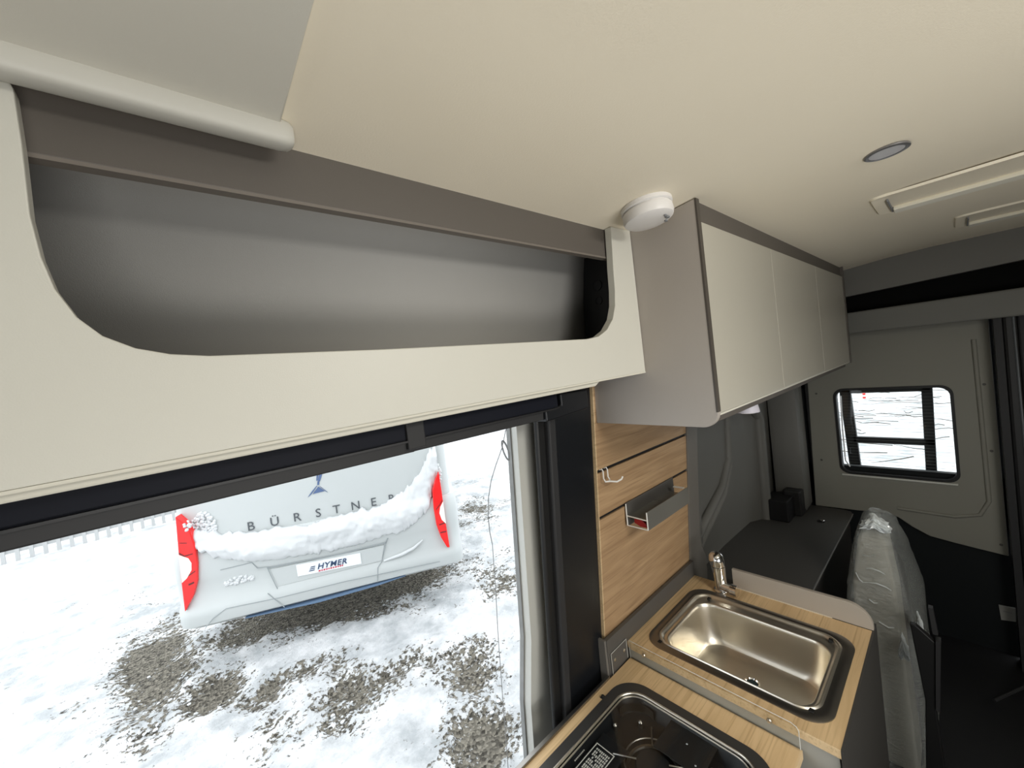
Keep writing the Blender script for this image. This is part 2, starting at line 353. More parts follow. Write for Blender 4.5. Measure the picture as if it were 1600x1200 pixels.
# ================================================================== OVERHEAD SHELF
sh = thing('overhead_shelf', 'long open greige shelf with rounded cut-out above the sliding door', 'shelf', (0.0, 0.5, -0.06))
cut = [(-0.074, 0.285), (-0.074, 0.24), (-0.0755, 0.18), (-0.073, 0.145), (-0.068, 0.118), (-0.058, 0.094), (-0.044, 0.077), (-0.024, 0.065), (0.0, 0.058), (0.03, 0.0545),
       (0.215, 0.052), (0.444, 0.0515), (0.655, 0.0515), (0.695, 0.056), (0.728, 0.070), (0.755, 0.094), (0.770, 0.125), (0.776, 0.16), (0.779, 0.21), (0.783, 0.25), (0.787, 0.306)]
poly = [(0.867, 0.308), (0.8675, 0.1), (0.868, -0.036), (-0.113, -0.0455), (-1.0, -0.055), (-1.0, 0.302), (-0.08, 0.302)] + cut
bm = BM(); prism_y(bm, poly, 0.5, 0.518); obj('front_board', bm, m_fascia, sh, bevel=0.0015)
bm = BM(); prism_y(bm, [(0.868, -0.0355), (-1.0, -0.0545), (-1.0, -0.0575), (0.868, -0.0385)], 0.4995, 0.52); obj('edge_band', bm, m_edge, sh)
bm = BM(); prism_y(bm, [(0.70, -0.040), (-1.0, -0.055), (-1.0, -0.064), (0.68, -0.050)], 0.512, 0.555); obj('lower_lip', bm, m_edge, sh, bevel=0.002)
# upper taupe strip
bm = BM(); prism_y(bm, [(-1.0, 0.242), (0.862, 0.242), (0.862, 0.322), (-1.0, 0.322)], 0.521, 0.533); obj('upper_strip', bm, m_taupe, sh, bevel=0.0015)
bm = BM(); box(bm, -1.0, 0.86, 0.5205, 0.534, 0.2385, 0.2425); obj('strip_edge_band', bm, mat('taupe_edge', (0.16, 0.14, 0.12), 0.5), sh)
# curved liner
prof = [(0.534, 0.318), (0.60, 0.317), (0.622, 0.30), (0.632, 0.28), (0.640, 0.24), (0.652, 0.16), (0.660, 0.10), (0.660, 0.062), (0.652, 0.050), (0.635, 0.046), (0.519, 0.045)]
bm = BM(); loft(bm, [[(x, y, z) for y, z in prof] for x in (-0.115, 0.862)], False, False, closed=False)
ln = obj('liner', bm, m_liner, sh, smooth=True); s_ = ln.modifiers.new('sol', 'SOLIDIFY'); s_.thickness = 0.006; s_.offset = 1
bm = BM(); prism_x(bm, [(0.52, 0.0), (0.664, 0.0), (0.664, 0.07), (0.63, 0.29), (0.534, 0.318), (0.52, 0.3)], -0.125, -0.115); obj('end_panel', bm, m_liner, sh)
ep = rrect(0.50, 0.654, 0.0, 0.279, 0.02, 5)
bm = BM(); prism_x(bm, [(max(y, 0.521), z) for y, z in ep], 0.852, 0.861); e_ = obj('end_plate', bm, m_black, sh, bevel=0.003); tag(e_, 'black end plate')
for yy, zz, r in ((0.60, 0.20, 0.014), (0.60, 0.16, 0.01)):
    bm = BM(); lathe(bm, (0.8525, yy, zz), (-1, 0, 0), [(r, 0), (r, 0.003), (r * 0.7, 0.0035)], 20); obj('plate_cap', bm, m_blacks, e_)

# fabric headliner with rail
hl = thing('headliner_panel', 'grey fabric headliner panel above the left end of the shelf', 'headliner', (-0.5, 0.2, 0.30))
bm = BM(); ysl = [-1.05, -0.6, -0.2, 0.05, 0.2, 0.345, 0.42, 0.475]
loft(bm, [[(x, y, ceil_z(y) - 0.009) for y in ysl] + [(x, y, ceil_z(y) + 0.002) for y in reversed(ysl)] for x in (-2.0, 0.1185)]); obj('fabric', bm, m_fabric, hl, smooth=True, bevel=0.002)
bm = BM()
def sect(x, s=1.0):
    return [(x, 0.4825 + 0.014 * s * math.copysign(abs(math.cos(a)) ** 0.6, math.cos(a)), 0.2965 + 0.0145 * s * math.copysign(abs(math.sin(a)) ** 0.6, math.sin(a))) for a in [2 * PI * k / 20 for k in range(20)]]
loft(bm, [sect(-2.0), sect(0.118), sect(0.1265, 0.93), sect(0.131, 0.7), sect(0.132, 0.4)]); obj('edge_rail', bm, m_rail, hl, smooth=True)
bm = BM(); box(bm, 0.108, 0.118, 0.463, 0.468, 0.3045, 0.3115); obj('rail_end_gap', bm, m_black, hl)

# ================================================================== OVERHEAD CABINET
cb = thing('overhead_cabinet', 'taupe overhead cabinet with three satin greige doors above the sink', 'cabinet', (1.7, 0.5, -0.17))
sp = [(0.342, 0.322), (0.42, 0.315), (0.50, 0.3065), (0.652, 0.289), (0.665, -0.1663), (0.372, -0.171)] 
arc = [(0.342 + 0.034 - 0.034 * math.sin(t), -0.171 + 0.034 - 0.034 * math.cos(t)) for t in [PI / 2 * k / 8 for k in range(9)]]
sp = sp[:5] + [(y, z) for y, z in arc]
bm = BM(); prism_x(bm, sp, 0.869, 0.883); obj('side_panel', bm, m_side, cb, bevel=0.0012)
bm = BM(); loft(bm, [[(x, y, z) for y, z in ((0.3415, 0.322), (0.3415, -0.137), (0.3455, -0.137), (0.3455, 0.322))] for x in (0.8685, 0.8835)]); obj('side_edge_band', bm, m_dark, cb)
xs = [0.888, 1.378, 1.942, 2.505]
for a, b in zip(xs[:-1], xs[1:]):
    bm = BM(); loft(bm, [[(x, 0.345 , 0.277), (x, 0.363, 0.277), (x, 0.363, -0.1425), (x, 0.345, -0.1425)] for x in (a + 0.001, b - 0.001)])
    d = obj('door', bm, m_door, cb, bevel=0.002)
    bm = BM(); box(bm, a + 0.001, b - 0.001, 0.3455, 0.3635, -0.1465, -0.1425); obj('door_edge_band', bm, mat('pale_edge', (0.62, 0.6, 0.52), 0.4), d)
bm = BM(); box(bm, 0.884, 2.51, 0.352, 0.37, 0.27, 0.328); obj('top_strip', bm, m_taupe, cb)
bm = BM(); box(bm, 0.884, 2.51, 0.364, 0.65, -0.166, -0.154); obj('bottom_panel', bm, m_taupe, cb)
bm = BM(); box(bm, 0.884, 2.50, 0.63, 0.65, -0.166, 0.27); obj('back_panel', bm, m_taupe, cb)
bm = BM(); box(bm, 2.508, 2.526, 0.341, 0.68, -0.15, 0.326); obj('side_panel', bm, m_taupe, cb)
for x in xs[1:3]:
    bm = BM(); box(bm, x - 0.004, x + 0.004, 0.3655, 0.37, -0.14, 0.27); obj('door_gap_lining', bm, m_edge, cb)
br = thing('cabinet_bracket', 'black rounded bracket behind the rear end of the overhead cabinet', 'bracket', (2.62, 0.37, -0.17))
bm = BM(); prism_y(bm, [(2.53, 0.0), (2.66, 0.0), (2.64, -0.05), (2.60, -0.10), (2.57, -0.14), (2.53, -0.15)], 0.36, 0.60); obj('arm', bm, m_rubber, br, bevel=0.006)
bm = BM(); lathe(bm, (2.55, 0.36, -0.11), (0, -1, 0), [(0.02, -0.01), (0.02, 0.006), (0.014, 0.01)], 16); obj('cap', bm, m_dark, br, smooth=True)
# little lamp beneath
ul = thing('cabinet_spotlight', 'small white spotlight below the overhead cabinet', 'lamp', (1.3, 0.425, -0.205))
bm = BM(); lathe(bm, (1.3, 0.425, -0.166), (0, 0, -1), [(0.026, 0.0), (0.028, 0.018), (0.031, 0.034), (0.031, 0.038)], 28); obj('lamp_body', bm, mat('pale_lilac_plastic', (0.62, 0.6, 0.66), 0.4), ul, smooth=True)
bm = BM(); lathe(bm, (1.3, 0.425, -0.204), (0, 0, -1), [(0.024, 0), (0.020, 0.003)], 20); obj('lens', bm, m_white, ul)

# ================================================================== CEILING FITTINGS
sd = thing('smoke_detector', 'round white smoke detector on the ceiling by the cabinet end', 'smoke detector', (0.79, 0.40, 0.32))
nrm = Vector((0, -0.10, -1)).normalized(); c0 = Vector((0.785, 0.410, 0.3165))
bm = BM(); lathe(bm, c0, nrm, [(0.050, -0.002), (0.052, 0.0), (0.052, 0.007), (0.0495, 0.009)], 48); obj('mounting_base', bm, m_white, sd, smooth=True)
bm = BM(); lathe(bm, c0 + nrm * 0.009, nrm, [(0.0475, 0), (0.0475, 0.003), (0.0505, 0.004), (0.0515, 0.016), (0.049, 0.023), (0.043, 0.0265), (0.02, 0.029), (0.001, 0.0295)], 48); cv = obj('cover', bm, m_white, sd, smooth=True)
bm = BM()
for dx, dy, r in ((0.030, -0.022, 0.0035), (0.012, -0.034, 0.0045), (0.0, -0.036, 0.003)):
    lathe(bm, c0 + nrm * 0.0345 + Vector((dx, dy, 0)), nrm, [(r, 0), (r, 0.003)], 10)
obj('test_button', bm, m_cord, cv)
dl = thing('ceiling_downlight', 'round recessed ceiling downlight with grey ring', 'downlight', (1.092, 0.067, 0.345))
bm = BM(); lathe(bm, (1.092, 0.067, 0.3425), (0, 0, -1), [(0.0335, -0.001), (0.0335, 0.002), (0.030, 0.0035), (0.0265, 0.0028), (0.0265, -0.001)], 48, cap=False); obj('ring', bm, mat('grey_metal_ring', (0.25, 0.245, 0.25), 0.35, 0.7), dl, smooth=True)
bm = BM(); lathe(bm, (1.092, 0.067, 0.3425), (0, 0, -1), [(0.0268, 0.0), (0.0262, 0.0018), (0.001, 0.0022)], 48); obj('lens', bm, mat('frosted_lens', (0.55, 0.55, 0.57), 0.3, bump=0.6, bscale=600), dl)
def vent(x0, x1, y1, y0, label):
    v = thing('ceiling_vent_frame', label, 'vent frame', ((x0 + x1) / 2, (y0 + y1) / 2, 0.34))
    def zz(y, d): return ceil_z(max(min(y, 0.6), -1.0)) - d
    o = rrect(x0, x1, y0, y1, 0.02, 5); i1 = rrect(x0 + 0.022, x1 - 0.006, y0 + 0.02, y1 - 0.022, 0.012, 5)
    bm = BM(); loft(bm, [[(x, y, zz(y, -0.001)) for x, y in o], [(x, y, zz(y, 0.005)) for x, y in rrect(x0 + .004, x1 - .002, y0 + .004, y1 - .004, .018, 5)],
        [(x, y, zz(y, 0.0035)) for x, y in i1], [(x, y, zz(y, 0.0005)) for x, y in rrect(x0 + .03, x1 - .03, y0 + .03, y1 - .03, .01, 5)]], False, True)
    obj('frame', bm, m_ceil, v, smooth=True)
    bm = BM(); ya = y1 - 0.035
    loft(bm, [[(x1 - 0.045, y, zz(y, 0.0)), (x1 - 0.05, y, zz(y, 0.011)), (x1 - 0.012, y, zz(y, 0.014)), (x1 - 0.006, y, zz(y, 0.0))] for y in (ya, y0 + 0.05)]); obj('blind_bar', bm, mat('pale_cream_plastic', (0.82, 0.79, 0.68), 0.4), v, bevel=0.002)
    bm = BM(); box(bm, x0 + 0.06, x1 - 0.012, ya + 0.001, ya + 0.004, zz(ya, 0.008), zz(ya, -0.001)); obj('blind_end_cap', bm, m_cord, v)
    return v
vent(1.42, 1.64, 0.13, -0.62, 'cream roof vent frame nearer the downlight')
vent(2.03, 2.26, -0.02, -0.62, 'cream roof vent frame nearer the rear doors')

# ================================================================== SLIDING DOOR OPENING
LEAN = 0.08
hd = thing('door_header_blind', 'black header track with blind cassette above the open sliding door', 'blind cassette', (0.0, 0.58, -0.11))
bm = BM(); box(bm, -1.0, 0.60, 0.555, 0.62, -0.0835, -0.045); obj('upper_track', bm, m_navy, hd)
bm = BM(); box(bm, -1.0, 0.60, 0.55, 0.556, -0.0865, -0.0835); obj('track_lip', bm, m_black, hd)
bm = BM(); prism_x(bm, [(0.557, -0.085), (0.62, -0.085), (0.62, -0.104), (0.559, -0.104)], -1.0, 0.27); obj('cassette', bm, m_char, hd, bevel=0.002)
bm = BM(); prism_x(bm, [(0.560, -0.085), (0.62, -0.085), (0.62, -0.104), (0.562, -0.104)], 0.27, 0.57); obj('cassette', bm, m_char, hd, bevel=0.002)
bm = BM(); box(bm, 0.255, 0.285, 0.549, 0.60, -0.098, -0.052, 0.002); obj('joint_cover', bm, m_char, hd)
bm = BM(); prism_y(bm, [(0.56, -0.108), (0.70, -0.10), (0.70, -0.058), (0.61, -0.056), (0.61, -0.08), (0.56, -0.085)], 0.553, 0.62); obj('corner_cover', bm, m_blacks, hd, bevel=0.003)
jb = thing('door_jamb', 'tall black jamb panel right of the sliding door', 'jamb', (0.74, 0.68, -1.6))
bm = BM(); prism_y(bm, [(0.705, 0.0), (0.858, 0.0), (0.858, -1.55), (0.705, -1.55)], 0.6605, 0.69, LEAN); obj('panel', bm, m_blacks, jb, bevel=0.004)
bm = BM(); prism_y(bm, [(0.680, -0.04), (0.706, -0.04), (0.706, -1.55), (0.680, -1.55)], 0.655, 0.70, LEAN); obj('screen_guide', bm, m_char, jb, bevel=0.005)
bm = BM(); prism_y(bm, [(0.650, -0.04), (0.681, -0.04), (0.681, -1.55), (0.650, -1.55)], 0.668, 0.682, LEAN); obj('seal', bm, m_rubber, jb, bevel=0.006)
bp_ = thing('body_pillar', 'pale painted door pillar outside the black jamb with lock striker', 'pillar', (0.7, 0.8, -1.6))
bm = BM(); rows = []
for z in (0.0, -0.15, -0.22, -0.28, -0.35, -0.5, -0.7, -0.9, -1.2, -1.6):
    k = 0.012 if z > -0.2 else 0.0; y = 0.745 - 0.075 * z + (0.02 if z < -0.8 else 0)
    s = 0.06 * (-z - 0.2) * 0.5 if z < -0.2 else 0
    rows.append([(0.625, y - 0.03, z), (0.628 - s * .2, y, z), (0.642 + k, y + 0.012, z), (0.665 + k, y + 0.02, z), (0.672, y + 0.045, z), (0.715, y + 0.05, z), (0.745, y + 0.04, z), (0.76, y, z), (0.76, y - 0.03, z)])
rows = [[(x - 0.0, yy, z) for x, yy, z in r] for r in rows]
loft(bm, rows); obj('painted_post', bm, m_body, bp_, smooth=True)
bm = BM(); loft(bm, [[(r[1][0] - .004, r[1][1] - 0.005, r[1][2]), (r[2][0] + 0.002, r[2][1] - 0.004, r[2][2]), (r[2][0] + 0.002, r[2][1] + 0.004, r[2][2]), (r[1][0] - .004, r[1][1] + 0.01, r[1][2])] for r in rows]); obj('shaded_edge', bm, mat('post_shade_grey', (0.22, 0.225, 0.22), 0.4, var=0.4, vscale=25), bp_, smooth=True)  # darker strip paints the shade on the left side of the post
bm = BM(); prism_y(bm, rrect(0.652, 0.672, -0.375, -0.275, 0.008, 4), 0.765, 0.772, LEAN * .8); so = obj('striker_plate', bm, m_steel2, bp_, bevel=0.002)
for zz in (-0.29, -0.36):
    bm = BM(); lathe(bm, (0.662, 0.765 - LEAN * .8 * zz, zz), (0, -1, 0), [(0.006, 0), (0.006, 0.003), (0.003, 0.004)], 12); obj('screw', bm, m_brass, so)
bm = BM(); box(bm, 0.655, 0.669, 0.775, 0.79, -0.335, -0.31, 0.002); obj('latch', bm, m_rubber, so)
# pull cord of the screen
pc = thing('screen_cord', 'thin grey cord hanging in the sliding door opening with ring tab', 'cord', (0.48, 0.7, -1.0))
cp = [(0.568, -0.135), (0.552, -0.17), (0.528, -0.205), (0.510, -0.235), (0.497, -0.27), (0.490, -0.31), (0.489, -0.345), (0.492, -0.375)]
bm = BM(); tube(bm, [(x * 1.04, 0.728, z * 1.04) for x, z in cp], 0.0011, 6); obj('cord', bm, m_cord, pc, smooth=True)
bm = BM(); tube(bm, [(x * 1.04, 0.728, z * 1.04) for x, z in ((0.492, -0.375), (0.487, -0.46), (0.477, -0.58), (0.467, -0.75), (0.459, -0.90), (0.455, -1.05))], 0.0009, 6); obj('cord', bm, m_cord, pc, smooth=True)
bm = BM(); tube(bm, [((0.562 + 0.007 * math.cos(a) + 0.006 * math.sin(a)) * 1.04, 0.728, (-0.178 + 0.024 * math.sin(a) * -1) * 1.04) for a in [2 * PI * k / 20 for k in range(20)]], 0.0022, 6, closed=True); obj('ring_tab', bm, m_cord, pc, smooth=True)
bm = BM(); tube(bm, [(0.59, 0.728, -0.140), (0.62, 0.728, -0.104)], 0.0011, 6); obj('cord', bm, m_cord, pc, smooth=True)

# ================================================================== KITCHEN BACK PANEL
kp = thing('kitchen_back_panel', 'light oak slatted back panel with dark rails beside the sink', 'back panel', (1.13, 0.70, -1.0))
def yb(z): return 0.6535 - 0.0797 * z
for z1, z0 in ((-0.03, -0.3015), (-0.3105, -0.4375), (-0.4465, -0.83)):
    bm = BM(); loft(bm, [[(x, yb(z1), z1), (x, yb(z1) + 0.016, z1), (x, yb(z0) + 0.016, z0), (x, yb(z0), z0)] for x in (0.8625, 1.412)]); obj('board', bm, m_wood, kp, bevel=0.0015)
for z in (-0.306, -0.442):
    bm = BM(); box(bm, 0.8625, 1.412, yb(z) + 0.006, yb(z) + 0.016, z - 0.006, z + 0.006)
    box(bm, 0.8625, 1.412, yb(z) + 0.001, yb(z) + 0.006, z + 0.0025, z + 0.0048); obj('rail', bm, m_black, kp)
bm = BM(); loft(bm, [[(x, yb(-0.05), -0.05), (x, yb(-0.05) + 0.02, -0.05), (x, yb(-0.83) + 0.022, -0.83), (x, yb(-0.83), -0.83)] for x in (0.859, 0.8625)]); obj('edge_strip', bm, m_wedge, kp)
bm = BM(); loft(bm, [[(x, 0.700, -0.795), (x, 0.712, -0.795), (x, 0.722, -0.96), (x, 0.703, -0.96)] for x in (0.846, 1.412)]); obj('splash_board', bm, m_splash, kp, bevel=0.001)
bm = BM(); loft(bm, [[(x, 0.7035, -0.7945), (x, 0.725, -0.7945), (x, 0.735, -1.1), (x, 0.7035, -1.1)] for x in (0.838, 0.846)]); obj('splash_end', bm, m_gpanel, kp)
# grey panel to the right of it
gp = thing('grey_side_panel', 'flat grey brown furniture panel between oak boards and van lining', 'panel', (1.46, 0.69, -1.0))
pts = [(1.4125, -0.172), (1.495, -0.172), (1.497, -0.55), (1.50, -0.72), (1.515, -0.78), (1.55, -0.83), (1.56, -0.9), (1.56, -1.0), (1.4125, -1.0)]
bm = BM(); prism_y(bm, pts, 0.648, 0.666, LEAN); obj('panel', bm, m_gpanel, gp, bevel=0.002)
bm = BM(); tube(bm, [(x, 0.6565 - LEAN * z, z) for x, z in pts[1:7]], 0.004, 6); obj('edge_bead', bm, m_dark, gp, smooth=True)
# hanging hook
hk = thing('wire_hook', 'small white wire hook hanging on the upper rail', 'hook', (0.885, 0.665, -0.33))
for x in (0.876, 0.897):
    bm = BM(); tube(bm, [(x, yb(-.3) + 0.004, -0.303), (x, yb(-.3) - 0.006, -0.300), (x, yb(-.3) - 0.009, -0.306), (x, yb(-.32) - 0.010, -0.326), (x, yb(-.33) - 0.016, -0.3345)], 0.0019, 8); obj('wire', bm, m_whitem, hk, smooth=True)
bm = BM(); tube(bm, [(0.875, yb(-.33) - 0.015, -0.3345), (0.886, yb(-.33) - 0.02, -0.336), (0.898, yb(-.33) - 0.015, -0.3345)], 0.0024, 8); obj('wire', bm, m_whitem, hk, smooth=True)
bm = BM(); tube(bm, [(0.888, yb(-.33) - 0.02, -0.336), (0.90, yb(-.33) - 0.038, -0.338), (0.912, yb(-.33) - 0.045, -0.333), (0.916, yb(-.33) - 0.047, -0.326)], 0.0026, 8); obj('wire', bm, m_whitem, hk, smooth=True)
# rail shelf
rk = thing('spice_rack', 'narrow grey metal spice rack with white end frame on lower rail', 'rack', (1.15, 0.65, -0.51))
m_rack = mat('satin_grey_metal', (0.30, 0.29, 0.26), 0.22, 0.6)
bm = BM(); box(bm, 0.99, 1.255, 0.616, 0.6185, -0.506, -0.452); obj('front_plate', bm, m_rack, rk, bevel=0.0008)
bm = BM(); box(bm, 0.99, 1.29, 0.6835, 0.686, -0.506, -0.436); obj('back_plate', bm, m_splash, rk)
bm = BM(); box(bm, 0.99, 1.255, 0.6185, 0.6835, -0.478, -0.476); obj('shelf', bm, m_rack, rk)
bm = BM(); fr = [(0.684, -0.438), (0.685, -0.504), (0.617, -0.504), (0.6165, -0.452)]
for a, b in ((fr[0], fr[1]), (fr[1], fr[2]), (fr[2], fr[3]), ((0.684, -0.474), (0.617, -0.476))):
    tube(bm, [(0.989, a[0], a[1]), (0.989, b[0], b[1])], 0.0019, 8)
obj('end_frame', bm, m_whitem, rk, smooth=True)
bm = BM(); prism_x(bm, [(0.664, -0.479), (0.640, -0.479), (0.622, -0.492), (0.620, -0.5015), (0.645, -0.5015), (0.664, -0.494)], 0.994, 1.05); obj('red_clip', bm, m_red, rk, bevel=0.002)
bm = BM(); box(bm, 1.24, 1.25, 0.625, 0.66, -0.455, -0.452); obj('retaining_tab', bm, m_whitem, rk)

# ================================================================== SINK UNIT
def cabinet_z(z0, z1, pts, bm=None): return prism_z(bm or BM(), pts, z0, z1)
sk = thing('sink_cabinet', 'grey kitchen cabinet with oak worktop and upstand holding the sink', 'cabinet', (1.18, 0.45, -1.6))
def rc(x0, x1, y0, y1, r, n=6):   # rectangle with one rounded corner at x1,y0
    return [(x0, y0), (x1 - r, y0)] + [(x1 - r + r * math.sin(t), y0 + r - r * math.cos(t)) for t in [PI / 2 * k / n for k in range(1, n)]] + [(x1, y0 + r), (x1, y1), (x0, y1)]
hole = rrect(0.99, 1.32, 0.245, 0.645, 0.045, 6)
bm = BM(); plate_with_hole(bm, rc(0.944, 1.408, 0.2, 0.701, 0.004), hole, lambda p: (p[0], p[1], -0.85), lambda p: (p[0], p[1], -0.868)); obj('worktop', bm, m_top, sk)
bm = BM(); box(bm, 0.9405, 0.944, 0.1995, 0.69, -0.8685, -0.8495); obj('front_edge_band', bm, m_wedge, sk, bevel=0.0008)
bm = BM(); box(bm, 0.946, 0.962, 0.205, 0.70, -1.6, -0.8685); obj('front_panel', bm, m_cabgrey, sk)
bm = BM(); prism_z(bm, [(0.9405, 0.1965), (1.45, 0.1965), (1.45, 0.201), (0.9405, 0.201)], -1.6, -0.8495); obj('side_panel', bm, m_cabdark, sk)
# upstand with rounded outer end (sits along the rear of the worktop)
up = [(0.565, -0.8495), (0.565, -0.7845), (0.315, -0.7845)] + [(0.2535 - 0.056 * math.sin(t), -0.8405 + 0.056 * math.cos(t)) for t in [PI / 2 * k / 10 for k in range(0, 11)]] + [(0.1975, -0.8495)]
bm = BM(); prism_x(bm, up, 1.410, 1.4225); obj('upstand', bm, m_upst, sk, bevel=0.001)
bm = BM(); prism_z(bm, [(1.408, 0.197), (1.44, 0.20), (1.455, 0.215), (1.455, 0.6), (1.408, 0.6)], -1.6, -0.8505); obj('rear_panel', bm, m_cabdark, sk)
bm = BM(); box(bm, 1.4075, 1.411, 0.29, 0.56, -0.85, -0.8475); obj('joint_bead', bm, mat('pale_bead', (0.6, 0.54, 0.44), 0.4), sk)
# sink
si = thing('sink', 'rectangular stainless steel sink let into the oak worktop', 'sink', (1.16, 0.44, -0.98))
o1 = rrect(0.974, 1.338, 0.222, 0.668, 0.055, 8); o2 = rrect(0.978, 1.333, 0.227, 0.663, 0.052, 8)
bm = BM(); L = lambda o, z: [(x, y, z) for x, y in o]
loft(bm, [L(o1, -0.8495), L(o1, -0.8475), L(o2, -0.846), L(rrect(0.996, 1.32, 0.244, 0.65, 0.05, 8), -0.8465), L(rrect(0.999, 1.316, 0.248, 0.646, 0.048, 8), -0.8485)], False, False)
obj('rim', bm, m_steel2, si, smooth=True)
bm = BM()
loft(bm, [L(rrect(0.998, 1.318, 0.246, 0.648, 0.05, 8), -0.8475), L(rrect(1.000, 1.314, 0.250, 0.644, 0.048, 8), -0.8440), L(rrect(1.002, 1.310, 0.254, 0.640, 0.046, 8), -0.8440), L(rrect(1.004, 1.306, 0.257, 0.636, 0.044, 8), -0.850),
          L(rrect(1.005, 1.300, 0.260, 0.634, 0.044, 8), -0.853), L(rrect(1.007, 1.280, 0.264, 0.625, 0.05, 8), -0.8525), L(rrect(1.009, 1.276, 0.267, 0.620, 0.05, 8), -0.856),
          L(rrect(1.010, 1.273, 0.270, 0.614, 0.05, 8), -0.90), L(rrect(1.014, 1.266, 0.276, 0.606, 0.055, 8), -0.945), L(rrect(1.026, 1.254, 0.288, 0.594, 0.055, 8), -0.970),
          L(rrect(1.048, 1.232, 0.312, 0.57, 0.05, 8), -0.9795), L(rrect(1.10, 1.19, 0.36, 0.50, 0.035, 8), -0.98)], False, True)
bowl = obj('bowl', bm, m_steel, si, smooth=True); sb = bowl.modifiers.new('sub', 'SUBSURF'); sb.levels = 1; sb.render_levels = 2
bm = BM(); lathe(bm, (1.163, 0.442, -0.9795), (0, 0, 1), [(0.020, 0), (0.020, 0.003), (0.017, 0.004), (0.0145, 0.001)], 28, cap=False); dr = obj('drain', bm, m_chrome, si, smooth=True)
bm = BM(); lathe(bm, (1.163, 0.442, -0.979), (0, 0, 1), [(0.0145, 0), (0.013, 0.001), (0.001, 0.002)], 24); obj('plug', bm, mat('dark_teal_plug', (0.01, 0.03, 0.035), 0.2), dr)
for q in ((1.295, 0.274), (0.9985, 0.625), (1.008, 0.262), (1.29, 0.60)):
    bm = BM(); box(bm, q[0] - 0.006, q[0] + 0.006, q[1] - 0.005, q[1] + 0.005, -0.851, -0.845, 0.001); obj('corner_foot', bm, m_rubber, si)
# tap
tp = thing('tap', 'chrome kitchen tap standing at the back corner of the sink', 'tap', (1.362, 0.585, -0.85))
tc_ = (1.362, 0.585)
bm = BM(); lathe(bm, (*tc_, -0.85), (0, 0, 1), [(0.026, 0), (0.0255, 0.007), (0.020, 0.011)], 24); obj('base', bm, m_chrome, tp, smooth=True)
bm = BM(); loft(bm, [[(tc_[0] + r * math.cos(a) + dx, tc_[1] + dy + r * math.sin(a), z) for a in [2 * PI * k / 24 for k in range(24)]] for r, dx, dy, z in
   ((0.0195, 0, 0, -0.842), (0.0195, 0, 0.001, -0.82), (0.0200, 0, 0.003, -0.79), (0.0225, 0, 0.005, -0.768), (0.0225, 0, 0.005, -0.760))]); obj('body', bm, m_chrome, tp, smooth=True)
bm = BM(); loft(bm, [[(tc_[0] + r * math.cos(a) + dx, tc_[1] + dy + r * math.sin(a), z) for a in [2 * PI * k / 24 for k in range(24)]] for r, dx, dy, z in
   ((0.0200, 0, 0.005, -0.7595), (0.0235, 0, 0.006, -0.757), (0.0255, 0, 0.008, -0.738), (0.0225, 0, 0.009, -0.722), (0.014, 0, 0.010, -0.713), (0.002, 0, 0.010, -0.709))]); obj('lever_head', bm, m_chrome, tp, smooth=True)
bm = BM(); tube(bm, [(tc_[0] - 0.006, tc_[1] - 0.002, -0.828), (tc_[0] - 0.010, tc_[1] - 0.022, -0.826), (tc_[0] - 0.012, tc_[1] - 0.036, -0.825)], [0.014, 0.015, 0.015], 20); spt = obj('spout', bm, m_chrome, tp, smooth=True)
bm = BM(); tube(bm, [(tc_[0] - 0.012, tc_[1] - 0.036, -0.825), (tc_[0] - 0.0125, tc_[1] - 0.056, -0.8245)], [0.0185, 0.0185], 20); obj('aerator', bm, m_chrome, spt, smooth=True)

# ================================================================== HOB UNIT
ck = thing('hob_cabinet', 'lower oak topped cabinet in the doorway carrying the gas hob', 'cabinet', (0.6, 0.48, -1.6))
hole2 = rrect(0.33, 0.852, 0.30, 0.652, 0.05, 6)
bm = BM(); plate_with_hole(bm, [(0.15, 0.272), (0.940, 0.272), (0.940, 0.694), (0.15, 0.694)], hole2, lambda p: (p[0], p[1], -0.895), lambda p: (p[0], p[1], -0.913)); obj('worktop', bm, m_top, ck)
bm = BM(); box(bm, 0.15, 0.940, 0.2685, 0.272, -0.9135, -0.8945); obj('edge_band', bm, m_wedge, ck)
bm = BM(); prism_z(bm, [(0.15, 0.694), (0.836, 0.694), (0.836, 0.702), (0.15, 0.710)], -1.6, -0.889); obj('door_side_edge', bm, m_steel2, ck, bevel=0.001)
bm = BM(); box(bm, 0.15, 0.940, 0.276, 0.29, -1.6, -0.9135); obj('front_panel', bm, m_cabdark, ck)
hb = thing('gas_hob', 'black gas hob under a glass lid in the lower worktop', 'hob', (0.6, 0.47, -0.93))
oo = rrect(0.31, 0.872, 0.285, 0.668, 0.07, 10)
bm = BM(); ring(bm, oo, rrect(0.334, 0.842, 0.310, 0.640, 0.055, 10), lambda p, k: (p[0], p[1], -0.8948 + 0.0035 * k)); obj('frame', bm, mat('dark_hob_frame', (0.055, 0.053, 0.05), 0.3, 0.3), hb, bevel=0.001)
def ringpath(x0, x1, y0, y1, r, z): return [(x, y, z) for x, y in rrect(x0, x1, y0, y1, r, 10)]
bm = BM(); tube(bm, ringpath(0.334, 0.842, 0.310, 0.640, 0.055, -0.892), 0.0032, 8, closed=True); obj('bead', bm, m_steel, hb, smooth=True)
bm = BM(); tube(bm, ringpath(0.341, 0.834, 0.318, 0.632, 0.05, -0.8935), 0.0018, 8, closed=True); obj('inner_bead', bm, m_steel, hb, smooth=True)
